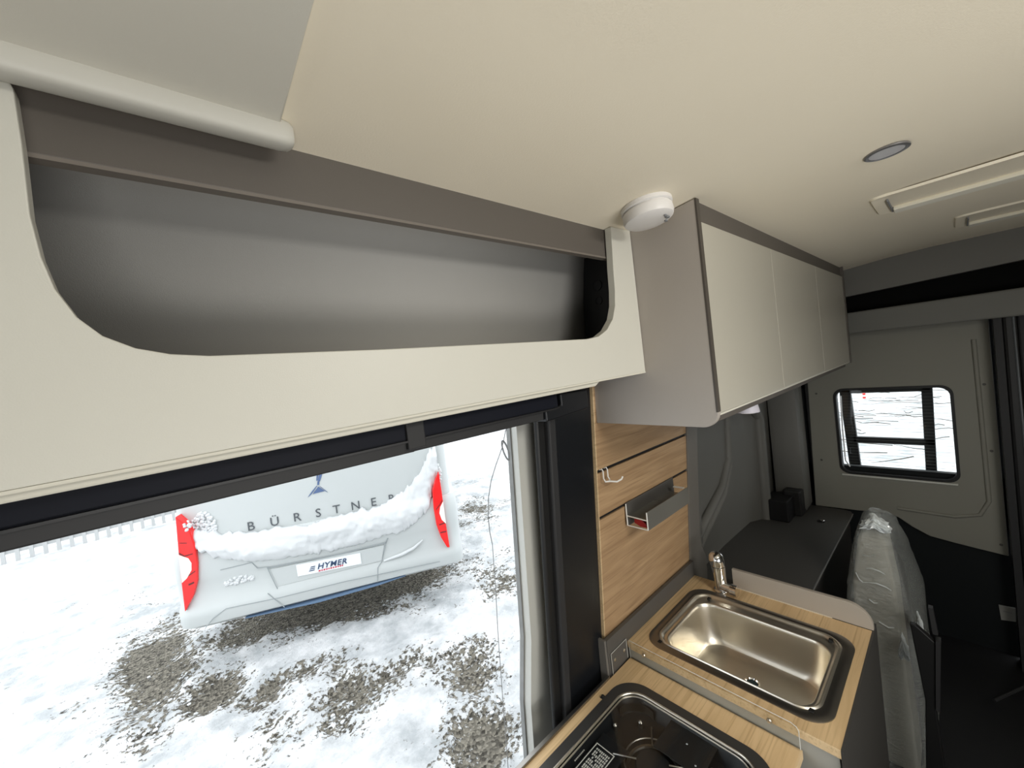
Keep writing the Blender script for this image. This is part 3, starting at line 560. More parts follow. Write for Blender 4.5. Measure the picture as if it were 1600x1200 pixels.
bm = BM(); loft(bm, [L(rrect(0.336, 0.840, 0.312, 0.638, 0.055, 10), -0.8945), L(rrect(0.338, 0.836, 0.316, 0.634, 0.053, 10), -0.90), L(rrect(0.345, 0.824, 0.325, 0.624, 0.05, 10), -0.925), L(rrect(0.36, 0.81, 0.338, 0.61, 0.045, 10), -0.93)], False, True); obj('tray', bm, m_blacks, hb, smooth=True)
m_tray2 = mat('grey_steel_wall', (0.2, 0.19, 0.17), 0.35, 1.0)
bm = BM(); arcp = [(0.775 + 0.05 * math.cos(a), 0.573 + 0.052 * math.sin(a)) for a in [math.radians(-20 + 110 * k / 10) for k in range(11)]]
loft(bm, [[(x, y, -0.928) for x, y in arcp], [(x + 0.001, y + 0.001, -0.902) for x, y in arcp]], False, False, closed=False); obj('tray_wall', bm, m_tray2, hb, smooth=True)
def burner(cx, cy, r):
    bm = BM(); lathe(bm, (cx, cy, -0.93), (0, 0, 1), [(r, 0), (r, 0.006), (r * 0.9, 0.010), (r * 0.9, 0.013), (r * 0.2, 0.0145)], 32); b = obj('burner', bm, m_black, hb, smooth=True)
    bm = BM(); lathe(bm, (cx, cy, -0.93), (0, 0, 1), [(r * 1.5, 0), (r * 1.5, 0.002), (r * 1.35, 0.003), (r * 1.3, 0)], 32, cap=False); obj('burner_ring', bm, m_steel2, b, smooth=True)
    return b
burner(0.715, 0.50, 0.04); burner(0.755, 0.375, 0.03); burner(0.5, 0.46, 0.045)
c = (0.715, 0.50)
for a in (30, 120, 210, 300):
    bm = BM(); a = math.radians(a); d = (math.cos(a), math.sin(a))
    tube(bm, [(c[0] + d[0] * 0.035, c[1] + d[1] * 0.035, -0.910), (c[0] + d[0] * 0.085, c[1] + d[1] * 0.085, -0.909), (c[0] + d[0] * 0.10, c[1] + d[1] * 0.10, -0.925)], 0.0022, 6); obj('pan_support', bm, m_steel2, hb, smooth=True)
bm = BM(); tube(bm, [(c[0] + 0.062 * math.cos(a), c[1] + 0.062 * math.sin(a), -0.915) for a in [2 * PI * k / 32 for k in range(32)]], 0.0018, 6, closed=True); obj('pan_support', bm, m_steel2, hb, smooth=True)
bm = BM(); box(bm, 0.745, 0.835, 0.405, 0.515, -0.906, -0.9035, 0.001); pl_ = obj('dark_reflection', bm, m_black, hb)  # black plate stands in for a dark reflection in the glass lid
for q in ((0.80, 0.46), (0.765, 0.425)):
    bm = BM(); lathe(bm, (q[0], q[1], -0.9035), (0, 0, 1), [(0.0025, 0), (0.0015, 0.0015)], 10); obj('screw', bm, m_chrome, pl_)
for q in ((0.742, 0.618), (0.79, 0.575), (0.79, 0.40)):
    bm = BM(); lathe(bm, (q[0], q[1], -0.928), (0, 0, 1), [(0.007, 0), (0.006, 0.012), (0.002, 0.016)], 12); obj('support_foot', bm, m_steel2, hb, smooth=True)
# instruction label and name tag
bm = BM(); ca, sa = 0.655, 0.585
def lab(u, v): return (0.668 - u, 0.618 - v)
ring(bm, [lab(0, 0), lab(0.14, 0), lab(0.14, 0.05), lab(0, 0.05)], [lab(0.002, 0.002), lab(0.138, 0.002), lab(0.138, 0.048), lab(0.002, 0.048)], lambda p, k: (p[0], p[1], -0.9085 + 0.0006 * k)); lb = obj('instruction_label', bm, m_label, hb)
bm = BM()
for i in range(16):
    for j in range(8):
        if random.random() < 0.82:
            a = lab(0.01 + i * 0.008, 0.008 + j * 0.0047); box(bm, a[0] - random.uniform(0.004, 0.007), a[0], a[1] - 0.0028, a[1], -0.9085, -0.9080)
obj('label_print', bm, m_label, lb)
bm = BM(); box(bm, 0.33, 0.70, 0.55, 0.622, -0.912, -0.909, 0.001); obj('control_panel', bm, m_blacks, hb)
bm = BM()
for i in range(8): box(bm, 0.598 + i * 0.0046, 0.598 + i * 0.0046 + 0.0034, 0.628, 0.6325, -0.9085, -0.9080)
obj('name_print', bm, m_label, hb)
bm = BM(); prism_z(bm, rrect(0.337, 0.839, 0.313, 0.637, 0.05, 8), -0.8930, -0.8905); tag(obj('glass_lid', bm, m_glass, hb), 'clear glass lid')
lc = thing('lid_stop', 'tiny black lid stop on the worktop beside the hob', 'lid stop', (0.77, 0.672, -0.895))
bm = BM(); lathe(bm, (0.77, 0.672, -0.895), (0, 0, 1), [(0.005, 0), (0.004, 0.006), (0.001, 0.008)], 12); obj('pin', bm, m_rubber, lc, smooth=True)
bm = BM(); box(bm, 0.764, 0.776, 0.668, 0.677, -0.895, -0.892, 0.001); obj('foot', bm, m_rubber, lc)

# clear guard strip between the two worktops
ag = thing('clear_guard', 'clear acrylic guard screwed to the sink worktop edge beside the hob', 'guard', (0.935, 0.48, -0.895))
gpts = [(0.69, -0.892), (0.69, -0.838), (0.285, -0.838), (0.275, -0.842), (0.271, -0.85), (0.271, -0.892)]
bm = BM(); prism_x(bm, gpts, 0.9345, 0.9375); obj('sheet', bm, m_acryl, ag)
bm = BM(); tube(bm, [(0.936, y, z) for y, z in gpts[:1] + gpts[1:]], 0.0009, 6); obj('bright_edge', bm, m_acredge, ag, smooth=True)
for y, z in ((0.642, -0.859), (0.327, -0.859)):
    bm = BM(); lathe(bm, (0.9345, y, z), (-1, 0, 0), [(0.0055, 0), (0.0055, 0.002), (0.004, 0.004), (0.001, 0.0045)], 16); obj('screw', bm, m_brass, ag, smooth=True)
bk = thing('corner_bracket', 'small dark bracket plate with two screws at the splash board corner', 'bracket', (0.89, 0.70, -0.895))
bm = BM(); prism_y(bm, [(0.856, -0.838), (0.935, -0.836), (0.935, -0.893), (0.856, -0.90)], 0.6985, 0.7005); obj('plate', bm, m_splash, bk)
bm = BM(); tube(bm, [(x, 0.698, z) for x, z in ((0.856, -0.90), (0.856, -0.838), (0.934, -0.836), (0.934, -0.893))], 0.0009, 6); obj('bright_edge', bm, m_acredge, bk, smooth=True)
for x, z in ((0.871, -0.862), (0.919, -0.862)):
    bm = BM(); lathe(bm, (x, 0.6985, z), (0, -1, 0), [(0.0052, 0), (0.0052, 0.002), (0.001, 0.004)], 16); obj('screw', bm, m_brass, bk, smooth=True)

# ================================================================== REAR BENCH AND THINGS ON IT
bn = thing('rear_bench', 'dark grey bench box along the side wall by the rear door', 'bench', (2.15, 0.6, -1.6))
bm = BM(); prism_z(bm, [(1.50, 0.425), (2.74, 0.425), (2.775, 0.44), (2.785, 0.47), (2.785, 0.83), (1.50, 0.83)], -1.018, -1.0); obj('top', bm, m_bench, bn, bevel=0.0025)
bm = BM(); box(bm, 1.52, 2.76, 0.445, 0.463, -1.6, -1.018); obj('front_panel', bm, m_cabdark, bn)
bm = BM(); box(bm, 1.52, 2.76, 0.80, 0.815, -1.6, -1.018); obj('back_panel', bm, m_cabdark, bn)
bm = BM(); tube(bm, [(1.50, 0.4245, -1.002), (2.74, 0.4245, -1.002)], 0.0016, 6); obj('edge_trim', bm, mat('satin_edge', (0.35, 0.35, 0.33), 0.35, 0.5), bn)
kb = thing('lock_knob', 'small chrome push lock knob on the bench top', 'knob', (2.54, 0.53, -1.0))
bm = BM(); lathe(bm, (2.545, 0.532, -1.0), (0, 0, 1), [(0.018, 0), (0.018, 0.003), (0.013, 0.004)], 20); obj('rosette', bm, m_black, kb, smooth=True)
bm = BM(); lathe(bm, (2.545, 0.525, -0.996), (0, 0, 1), [(0.011, 0), (0.012, 0.006), (0.006, 0.009)], 20); obj('button', bm, m_chrome, kb, smooth=True)
bx = thing('socket_housing', 'black box housing standing on the bench in the corner', 'box', (2.52, 0.71, -1.0))
bm = BM(); box(bm, 2.44, 2.60, 0.65, 0.765, -1.0, -0.882, 0.006); obj('housing', bm, m_black, bx)
bm = BM(); box(bm, 2.56, 2.70, 0.615, 0.70, -1.0, -0.855, 0.01); obj('housing', bm, mat('dark_grey_plastic', (0.022, 0.022, 0.022), 0.5), bx)

# wrapped cushion
wc = thing('wrapped_cushion', 'beige cushion stood upright in clear plastic wrapping beside the bench', 'wrapped cushion', (2.0, 0.22, -1.6))
outl = [(-0.672, 1.895, 1.925, 0.222, 0.240), (-0.70, 1.875, 1.99, 0.205, 0.262), (-0.735, 1.86, 2.06, 0.190, 0.285), (-0.80, 1.85, 2.14, 0.182, 0.30), (-0.95, 1.84, 2.25, 0.162, 0.325), (-1.1, 1.83, 2.32, 0.145, 0.335), (-1.25, 1.82, 2.32, 0.145, 0.34), (-1.6, 1.80, 2.32, 0.13, 0.345)]
def smooth_rows(o, k=9):
    r = []
    for a, b in zip(o[:-1], o[1:]):
        for i in range(k): t = i / k; r.append(tuple(a[j] + (b[j] - a[j]) * t for j in range(len(a))))
    return r + [o[-1]]
bm = BM(); loops = []
for z, x0, x1, y0, y1 in smooth_rows(outl):
    base = []; rr_ = min(0.02, (y1 - y0) * 0.3, (x1 - x0) * 0.3)
    q = rrect(x0, x1, y0, y1, rr_, 3)
    for a, b in zip(q, q[1:] + q[:1]):
        n_ = max(1, int(math.hypot(b[0] - a[0], b[1] - a[1]) / 0.02)) if math.hypot(b[0] - a[0], b[1] - a[1]) > 0.01 else 1
        base.append((a, b))
    pts_ = []
    for a, b in base:
        long_ = (a in (q[3], q[7], q[11], q[15]))
        for k in range(12 if long_ else 1): t = k / 12; pts_.append((a[0] + (b[0] - a[0]) * t, a[1] + (b[1] - a[1]) * t))
    cx, cy = (x0 + x1) / 2, (y0 + y1) / 2; l = []
    for px, py in pts_:
        nn = noise.noise(Vector((px * 5, py * 12, z * 9))); rg = 1 - abs(noise.noise(Vector((px * 7 + 3, py * 9, z * 20 + px * 8)))) * 2
        dd = nn * 0.010 + max(0, rg - 0.6) * 0.012
        v = Vector((px - cx, py - cy)); v.normalize()
        l.append((px + v.x * dd, py + v.y * dd, z + nn * 0.006))
    loops.append(l)
loft(bm, loops, True, True); tag(obj('plastic_wrap', bm, m_film, wc, smooth=True), 'crinkled clear plastic wrap')
bm = BM(); loft(bm, [[(x, y, z) for x, y in rrect(x0, x1, y0, y1, 0.012, 4)] for z, x0, x1, y0, y1 in ((-0.735, 1.89, 1.96, 0.225, 0.265), (-0.78, 1.875, 1.99, 0.205, 0.285), (-0.95, 1.865, 2.0, 0.19, 0.31), (-1.6, 1.84, 2.0, 0.17, 0.33))]); obj('cushion', bm, m_cush, wc, smooth=True)
bm = BM(); loft(bm, [[(x, y, z) for x, y in rrect(x0, x1, y0, y1, 0.012, 4)] for z, x0, x1, y0, y1 in ((-0.82, 2.01, 2.08, 0.22, 0.27), (-0.98, 2.01, 2.2, 0.19, 0.29), (-1.6, 2.01, 2.26, 0.17, 0.32))]); obj('cushion', bm, m_splash, wc, smooth=True)  # dark block puts the shaded right face of the cushion into the colour
m_crease = mat('film_glint_and_crumple', (0.62, 0.66, 0.66), 0.12, coat=0.6)
for pts in ([(0.262, -0.868), (0.245, -0.862), (0.225, -0.866), (0.212, -0.874)], [(0.275, -0.925), (0.255, -0.918), (0.235, -0.915), (0.212, -0.92), (0.198, -0.93)], [(0.292, -0.893), (0.283, -0.915), (0.274, -0.925)], [(0.268, -0.82), (0.25, -0.818), (0.235, -0.812)], [(0.262, -0.985), (0.248, -0.992), (0.238, -0.99)], [(0.24, -1.06), (0.215, -1.07), (0.20, -1.066)]):
    bm = BM(); n_ = len(pts); loft(bm, [[(1.832 - 0.004 * (0 < i < n_ - 1) + dx, y, z + dz) for dx, dz in ((0, 0.0022 * (1 if 0 < i < n_ - 1 else 0.2)), (-0.006, 0), (0, -0.0028 * (1 if 0 < i < n_ - 1 else 0.2)), (0.004, 0))] for i, (y, z) in enumerate(pts)])
    obj('crease_glint', bm, m_crease, wc, smooth=True)  # opaque pale slivers paint the glints along the film folds
def crumple(cx, cy, cz, rx, ry, rz, seed):
    t = bmesh.new(); bmesh.ops.create_icosphere(t, subdivisions=4, radius=1.0)
    for v in t.verts:
        n_ = 1 + 0.35 * noise.noise(v.co * 2.5 + Vector((seed, 0, 0))) + 0.3 * abs(noise.noise(v.co * 6 + Vector((seed, 4, 0))))
        v.co = Vector((cx + v.co.x * rx * n_, cy + v.co.y * ry * n_, cz + v.co.z * rz * n_ - abs(v.co.y) * rz * 1.2))
    bm = BM(); merge(bm, t); return obj('crumpled_film', bm, m_crease, wc)
crumple(1.87, 0.232, -0.70, 0.03, 0.038, 0.022, 1); crumple(1.80, 0.135, -1.0, 0.012, 0.010, 0.03, 2); crumple(1.80, 0.178, -1.10, 0.012, 0.013, 0.035, 3)
# dark flat boards in front
fb = thing('folded_board', 'black board leaning by the wrapped cushion with grey edges', 'board', (1.7, 0.12, -1.6))
bm = BM(); prism_x(bm, [(0.148, -0.955), (0.134, -0.955), (0.094, -0.995), (0.105, -1.22), (0.09, -1.6), (0.15, -1.6), (0.128, -1.2)], 1.69, 1.71); obj('board', bm, m_rubber, fb, bevel=0.003)
bm = BM(); prism_x(bm, [(0.093, -0.985), (0.082, -0.985), (0.097, -1.215), (0.106, -1.215)], 1.685, 1.715); obj('edge_profile', bm, m_char, fb)
bm = BM(); prism_x(bm, [(0.105, -0.90), (0.095, -0.90), (0.088, -0.985), (0.100, -0.985)], 1.72, 1.74); obj('edge_profile', bm, m_char, fb)
tg = thing('door_tag', 'small pale square label on the dark lower rear door', 'label', (2.79, -0.085, -1.41))
bm = BM(); prism_x(bm, [(-0.063, -1.365), (-0.112, -1.362), (-0.110, -1.428), (-0.067, -1.436)], 2.808, 2.812); obj('sheet', bm, mat('grey_paper', (0.3, 0.3, 0.28), 0.6), tg)
bm = BM(); box(bm, 2.8065, 2.8085, -0.1, -0.075, -1.392, -1.388); obj('print', bm, m_cord, tg)
rod = BM(); tube(rod, [(2.3, -0.02, -1.52), (2.5, -0.14, -1.5), (2.6, -0.3, -1.49)], 0.006, 8)
tag(obj('floor_rod', rod, m_char, smooth=True), 'thin grey rod on the dark floor by the rear doors', 'rod')
bb = BM(); loft(bb, [[(1.62 + r * math.cos(a), 0.27 + r * 0.6 * math.sin(a), z) for a in [2 * PI * k / 16 for k in range(16)]] for r, z in ((0.02, -1.30), (0.045, -1.33), (0.055, -1.42), (0.05, -1.6))])
tag(obj('blue_bag', bb, m_blue, smooth=True), 'small blue bag on the floor behind the sink cabinet', 'bag')

# ================================================================== OUTSIDE
GZ = -2.3
def gauss(x, y, cx, cy, rx, ry, rot=0):
    dx, dy = x - cx, y - cy; c, s = math.cos(rot), math.sin(rot); u = (dx * c + dy * s) / rx; v = (-dx * s + dy * c) / ry
    return math.exp(-(u * u + v * v))
GRAVEL = [(1.2, 4.62, 1.15, 0.48, -0.40, 1.35), (-0.42, 4.95, 0.34, 1.0, 0.0, 0.92), (0.0, 4.1, 0.28, 0.32, 0.0, 0.9), (1.2, 2.1, 0.26, 0.3, 0.3, 0.85), (1.45, 2.6, 0.4, 0.35, 0.5, 0.62),
          (0.85, 3.1, 0.6, 0.28, -0.3, 0.62), (3.6, 5.5, 0.8, 0.8, 0.1, 0.5), (2.4, 3.4, 0.4, 0.6, 0, 0.5), (5.0, 7.8, 0.8, 0.8, 0, 0.5), (0.5, 3.7, 0.5, 0.22, -0.4, 0.6)]
def gmask(x, y):
    g = max([k[5] * gauss(x, y, k[0], k[1], k[2], k[3], k[4]) for k in GRAVEL])
    n = noise.noise(Vector((x * 2.2, y * 2.2, 3))) * 0.5 + noise.noise(Vector((x * 6, y * 6, 8))) * 0.28 + noise.noise(Vector((x * 15, y * 15, 1))) * 0.18
    return g + n * 0.75
def axis_pts(a, b, step, far_a, far_b):
    l = []; v = a
    while v <= b: l.append(v); v += step
    out = [far_a, (far_a + a) / 2, a - (a - far_a) * 0.12, a - (a - far_a) * 0.03] + l + [b + (far_b - b) * 0.03, b + (far_b - b) * 0.12, (far_b + b) / 2, far_b]
    return out
gx = axis_pts(-2.2, 4.6, 0.03, -40, 40); gy = axis_pts(1.0, 7.6, 0.03, -40, 45)
verts = []; faces = []; masks = []
for y in gy:
    for x in gx:
        inner = (-2.3 < x < 4.7 and 0.9 < y < 7.7)
        if inner:
            m_ = gmask(x, y)
            h = noise.noise(Vector((x * 0.8, y * 0.8, 0))) * 0.05 + noise.noise(Vector((x * 3, y * 3, 5))) * 0.035 + noise.noise(Vector((x * 9, y * 9, 5))) * 0.018 + noise.noise(Vector((x * 22, y * 22, 2))) * 0.008
            cover = 1 - min(1, max(0, (m_ - 0.35) / 0.3))
            z = GZ + (0.05 + h) * (0.15 + 0.85 * cover) + 0.006 * noise.noise(Vector((x * 30, y * 30, 9)))
        else: m_ = 0; z = GZ + 0.05 + noise.noise(Vector((x * 0.3, y * 0.3, 0))) * 0.04
        verts.append((x, y, z)); masks.append(m_)
nx = len(gx)
for j in range(len(gy) - 1):
    for i in range(nx - 1): a = j * nx + i; faces.append((a, a + 1, a + nx + 1, a + nx))
me = bpy.data.meshes.new('snowy_ground'); me.from_pydata(verts, [], faces); me.transform(Matrix.Translation((0, 0, CAMZ)))
at_ = me.attributes.new('gravel', 'FLOAT', 'POINT'); at_.data.foreach_set('value', masks)
for p in me.polygons: p.use_smooth = True
go = bpy.data.objects.new('snowy_ground', me); C.objects.link(go)
mg = bpy.data.materials.new('snow_and_gravel'); mg.use_nodes = True; nt = mg.node_tree; b = nt.nodes['Principled BSDF']; b.inputs['Roughness'].default_value = 0.85; b.inputs['Specular IOR Level'].default_value = 0.2
at = nt.nodes.new('ShaderNodeAttribute'); at.attribute_name = 'gravel'; tc = nt.nodes.new('ShaderNodeTexCoord')
nz = nt.nodes.new('ShaderNodeTexNoise'); nz.inputs['Scale'].default_value = 26; nz.inputs['Detail'].default_value = 6; nz.inputs['Roughness'].default_value = 0.7
nt.links.new(tc.outputs['Object'], nz.inputs['Vector'])
ad = nt.nodes.new('ShaderNodeMath'); ad.operation = 'MULTIPLY_ADD'; ad.inputs[1].default_value = 2.2; nt.links.new(nz.outputs['Fac'], ad.inputs[0]); nt.links.new(at.outputs['Fac'], ad.inputs[2])
rp = nt.nodes.new('ShaderNodeValToRGB'); rp.color_ramp.elements[0].position = 0.98; rp.color_ramp.elements[1].position = 1.0
sub = nt.nodes.new('ShaderNodeMath'); sub.operation = 'SUBTRACT'; sub.inputs[1].default_value = 0.60
nt.links.new(ad.outputs[0], sub.inputs[0]); nt.links.new(sub.outputs[0], rp.inputs[0]); rp.color_ramp.elements[0].position = 0.90
vo = nt.nodes.new('ShaderNodeTexVoronoi'); vo.inputs['Scale'].default_value = 55; nt.links.new(tc.outputs['Object'], vo.inputs['Vector'])
r3 = nt.nodes.new('ShaderNodeValToRGB'); e = r3.color_ramp.elements; e[0].color = (0.045, 0.041, 0.034, 1); e[1].color = (0.27, 0.25, 0.205, 1)
sp_ = nt.nodes.new('ShaderNodeSeparateColor'); nt.links.new(vo.outputs['Color'], sp_.inputs[0]); nt.links.new(sp_.outputs[0], r3.inputs[0])
n5 = nt.nodes.new('ShaderNodeTexNoise'); n5.inputs['Scale'].default_value = 3.5; n5.inputs['Detail'].default_value = 8; n5.inputs['Roughness'].default_value = 0.65; nt.links.new(tc.outputs['Object'], n5.inputs['Vector'])
r5 = nt.nodes.new('ShaderNodeValToRGB'); r5.color_ramp.elements[0].position = 0.36; r5.color_ramp.elements[1].position = 0.60; r5.color_ramp.elements[0].color = (0.44, 0.465, 0.48, 1); r5.color_ramp.elements[1].color = (0.74, 0.75, 0.76, 1); nt.links.new(n5.outputs['Fac'], r5.inputs[0])
mx = nt.nodes.new('ShaderNodeMixRGB'); nt.links.new(r5.outputs[0], mx.inputs[1]); nt.links.new(r3.outputs[0], mx.inputs[2]); nt.links.new(rp.outputs[0], mx.inputs[0]); nt.links.new(mx.outputs[0], b.inputs['Base Color'])
bpn = nt.nodes.new('ShaderNodeBump'); bpn.inputs['Strength'].default_value = 0.8; bpn.inputs['Distance'].default_value = 0.02
sb_ = nt.nodes.new('ShaderNodeMixRGB'); nt.links.new(rp.outputs[0], sb_.inputs[0]); nt.links.new(nz.outputs['Fac'], sb_.inputs[1]); nt.links.new(vo.outputs['Distance'], sb_.inputs[2])
nt.links.new(sb_.outputs[0], bpn.inputs['Height']); nt.links.new(bpn.outputs[0], b.inputs['Normal'])
me.materials.append(mg); tag(go, 'churned white snow with bare grey gravel patches outside', 'ground', kind='structure')

# the parked motorhome (local frame: x across its rear, y into the vehicle, z up from the ground)
U = Vector((0.909, -0.415, 0)); mh = thing('motorhome', 'white motorhome parked outside seen from behind with snow on its bumper', 'motorhome', (-0.1, 4.4, GZ), rotz=math.atan2(-0.415, 0.909))
def lz(z): return z - GZ
def P(pts): return [(x, lz(z)) for x, z in pts]
bm = BM(); rr = rrect(-0.07, 2.30, 0.05, 6.0, 0.10, 6)
loft(bm, [[(x, y, lz(z)) for x, y in rr] for z in (-1.45, 0.6)]); obj('body', bm, m_paint, mh, smooth=True)
# bumper: lofted shell, with a shelf and recess
rows = [(0.03, -1.16, 0), (0.0, -1.20, 0), (-0.012, -1.30, 0), (-0.012, -1.42, 0), (-0.005, -1.47, 0), (0.0, -1.5, 0), (0.0, -1.66, 0), (-0.03, -1.70, 0), (-0.035, -1.76, 0), (-0.02, -1.84, 0), (0.03, -1.905, 0.05), (0.12, -1.915, 0.09)]
bm = BM(); loops = []
for y, z, ins in rows:
    rl = rrect(-0.12 + ins, 2.35 - ins, y, 1.2, 0.12, 8); loops.append([(a, b_, lz(z + (0.03 if a < 0.3 or a > 2.0 else 0) * (1 if z < -1.85 else 0))) for a, b_ in rl])
loft(bm, loops); obj('bumper', bm, m_paint, mh, smooth=True)
bm = BM(); prism_y(bm, P([(0.62, -1.495), (1.60, -1.51), (1.56, -1.655), (0.66, -1.665)]), -0.008, 0.01); obj('plate_recess', bm, m_paint, mh, bevel=0.003)
def groove(pts, y=-0.013, r=0.0035, name='panel_gap'):
    bm = BM(); tube(bm, [(x, y if not isinstance(y, list) else y[i], lz(z)) for i, (x, z) in enumerate(pts)], r, 6); return obj(name, bm, m_paintline, mh, smooth=True)
groove([(0.25, -1.40), (0.49, -1.395), (0.525, -1.455), (0.60, -1.465), (0.66, -1.69), (0.60, -1.70)], y=-0.014)
groove([(0.585, -1.69), (0.70, -1.85)], y=-0.036); groove([(0.09, -1.86), (0.16, -1.79), (0.26, -1.735), (0.68, -1.755), (1.22, -1.755), (2.1, -1.79)], y=-0.037, r=0.003)
groove([(0.6, -1.475), (1.2, -1.50), (1.62, -1.49), (1.64, -1.45)], y=-0.010, r=0.006); groove([(1.62, -1.49), (1.56, -1.66), (1.52, -1.70), (1.50, -1.84)], y=[-0.01, -0.01, -0.034, -0.034])
bm = BM(); tube(bm, [(1.58, -0.012, lz(-1.66)), (1.75, -0.02, lz(-1.635)), (1.87, -0.02, lz(-1.60)), (1.96, -0.015, lz(-1.545))], [0.01, 0.016, 0.014, 0.006], 8); obj('snow_ridge', bm, m_snow, mh, smooth=True)
bm = BM(); prism_y(bm, P([(0.83, -1.508), (1.38, -1.532), (1.378, -1.636), (0.832, -1.614)]), -0.016, -0.008); pt = obj('number_plate', bm, m_plate, mh, bevel=0.002)
bm = BM(); prism_y(bm, P([(0.38, -1.868), (0.9, -1.872), (1.76, -1.852), (1.5, -1.876), (0.976, -1.892)]), -0.026, 0.03); obj('blue_stripe', bm, m_stripe, mh)
# lettering
def text_mesh(s, size, x, z, y, m, parent, name, shear=0.0, sx=1.0, bold=0.0, align='CENTER', rot=0.0):
    cu = bpy.data.curves.new(name, 'FONT'); cu.body = s; cu.size = size; cu.extrude = 0.002; cu.align_x = align; cu.shear = shear; cu.offset = bold; cu.space_character = 1.10 if bold else 1.0; cu.resolution_u = 3
    t = bpy.data.objects.new(name, cu); C.objects.link(t); dg = bpy.context.evaluated_depsgraph_get(); dg.update()
    me = bpy.data.meshes.new_from_object(t.evaluated_get(dg)); bpy.data.objects.remove(t); bpy.data.curves.remove(cu)
    me.transform(Matrix.Translation((x, y, z)) @ Matrix.Rotation(rot, 4, 'Y') @ Matrix.Rotation(PI / 2, 4, 'X') @ Matrix.Diagonal((sx, 1, 1, 1)))
    me.materials.clear(); me.materials.append(m)
    o = bpy.data.objects.new(name, me); C.objects.link(o); o.parent = parent; return o
for ch, x in zip('B\u00dcRSTNER', (0.50, 0.69, 0.875, 1.055, 1.215, 1.385, 1.55, 1.72)):
    text_mesh(ch, 0.112, x * 1.0, lz(-1.128), 0.046, m_letter, mh, 'letter')
text_mesh('HYMER', 0.070, 1.125, lz(-1.592), -0.018, m_lblue, pt, 'plate_lettering', shear=0.25, bold=0.0011, sx=1.06, rot=0.03)
bm = BM()
for i, (a, ww) in enumerate([(0, .018), (.024, .012), (.042, .016), (.064, .014), (.084, .010), (.100, .016), (.122, .013), (.141, .016), (.163, .012), (.181, .014), (.20, .012)]):
    prism_y(bm, P([(1.005 + a, -1.614 + 0.0), (1.005 + a + ww, -1.614), (1.008 + a + ww, -1.600), (1.008 + a, -1.600)]), -0.0175, -0.016)
obj('small_plate_lettering', bm, m_lred, pt)
bm = BM()
for k in range(3): prism_y(bm, P([(0.925 + k * 0.008, -1.592 + k * 0.016), (0.975 + k * 0.004, -1.592 + k * 0.016), (0.978 + k * 0.004, -1.584 + k * 0.016), (0.935 + k * 0.008, -1.584 + k * 0.016)]), -0.0185, -0.016)
obj('plate_stripes', bm, m_lblue, pt)
em = BM()
for pp in ([(1.03, -0.905), (1.135, -0.898), (1.085, -0.845)], [(0.985, -0.928), (1.02, -0.905), (1.078, -0.838), (1.072, -0.835), (1.03, -0.875)], [(1.095, -0.842), (1.115, -0.862), (1.160, -0.915), (1.145, -0.905)],
           [(1.078, -0.83), (1.095, -0.83), (1.10, -0.80), (1.085, -0.795)], [(1.085, -0.79), (1.105, -0.80), (1.14, -0.72), (1.12, -0.70)], [(1.085, -0.785), (1.075, -0.79), (1.09, -0.70), (1.11, -0.70)]):
    prism_y(em, P(pp), 0.045, 0.049)
obj('emblem', em, m_emb, mh)
# tail lamps
def lamp(pts, wpts, blk):
    bm = BM(); prism_y(bm, P(pts), -0.035, 0.10); o = obj('tail_lamp', bm, m_tailred, mh, bevel=0.006)
    bm = BM(); prism_y(bm, P(wpts), -0.0385, -0.03); obj('reverse_lens', bm, m_tailwhite, o, bevel=0.002)
    for q in blk:
        bm = BM(); prism_y(bm, P(q), -0.0375, -0.03); obj('lamp_divider', bm, m_tailblk, o)
lamp([(-0.005, -0.865), (0.045, -0.93), (0.085, -1.02), (0.10, -1.13), (0.103, -1.30), (0.085, -1.44), (0.04, -1.56), (-0.035, -1.68), (-0.03, -1.45), (-0.02, -1.18)],
     [(-0.018, -1.19), (0.045, -1.235), (0.062, -1.28), (0.055, -1.34), (0.015, -1.40), (-0.024, -1.43)],
     [[(-0.015, -1.17), (0.02, -1.205), (0.08, -1.20), (0.08, -1.207), (0.02, -1.215), (-0.015, -1.185)], [(0.03, -1.375), (0.08, -1.35), (0.08, -1.358), (0.03, -1.385)], [(0.02, -1.45), (0.06, -1.44), (0.06, -1.455), (0.02, -1.465)], [(0.0, -1.09), (0.05, -1.10), (0.05, -1.106), (0.0, -1.096)]])
lamp([(2.20, -0.90), (2.15, -0.98), (2.115, -1.07), (2.105, -1.25), (2.112, -1.42), (2.14, -1.55), (2.19, -1.67), (2.215, -1.675), (2.205, -1.4), (2.205, -1.1)],
     [(2.205, -1.20), (2.17, -1.25), (2.155, -1.31), (2.17, -1.38), (2.20, -1.42), (2.207, -1.43)],
     [[(2.20, -1.18), (2.17, -1.22), (2.13, -1.26), (2.13, -1.268), (2.17, -1.23), (2.20, -1.19)], [(2.20, -1.41), (2.14, -1.42), (2.14, -1.43), (2.20, -1.42)], [(2.14, -1.5), (2.2, -1.5), (2.2, -1.51), (2.14, -1.51)]])
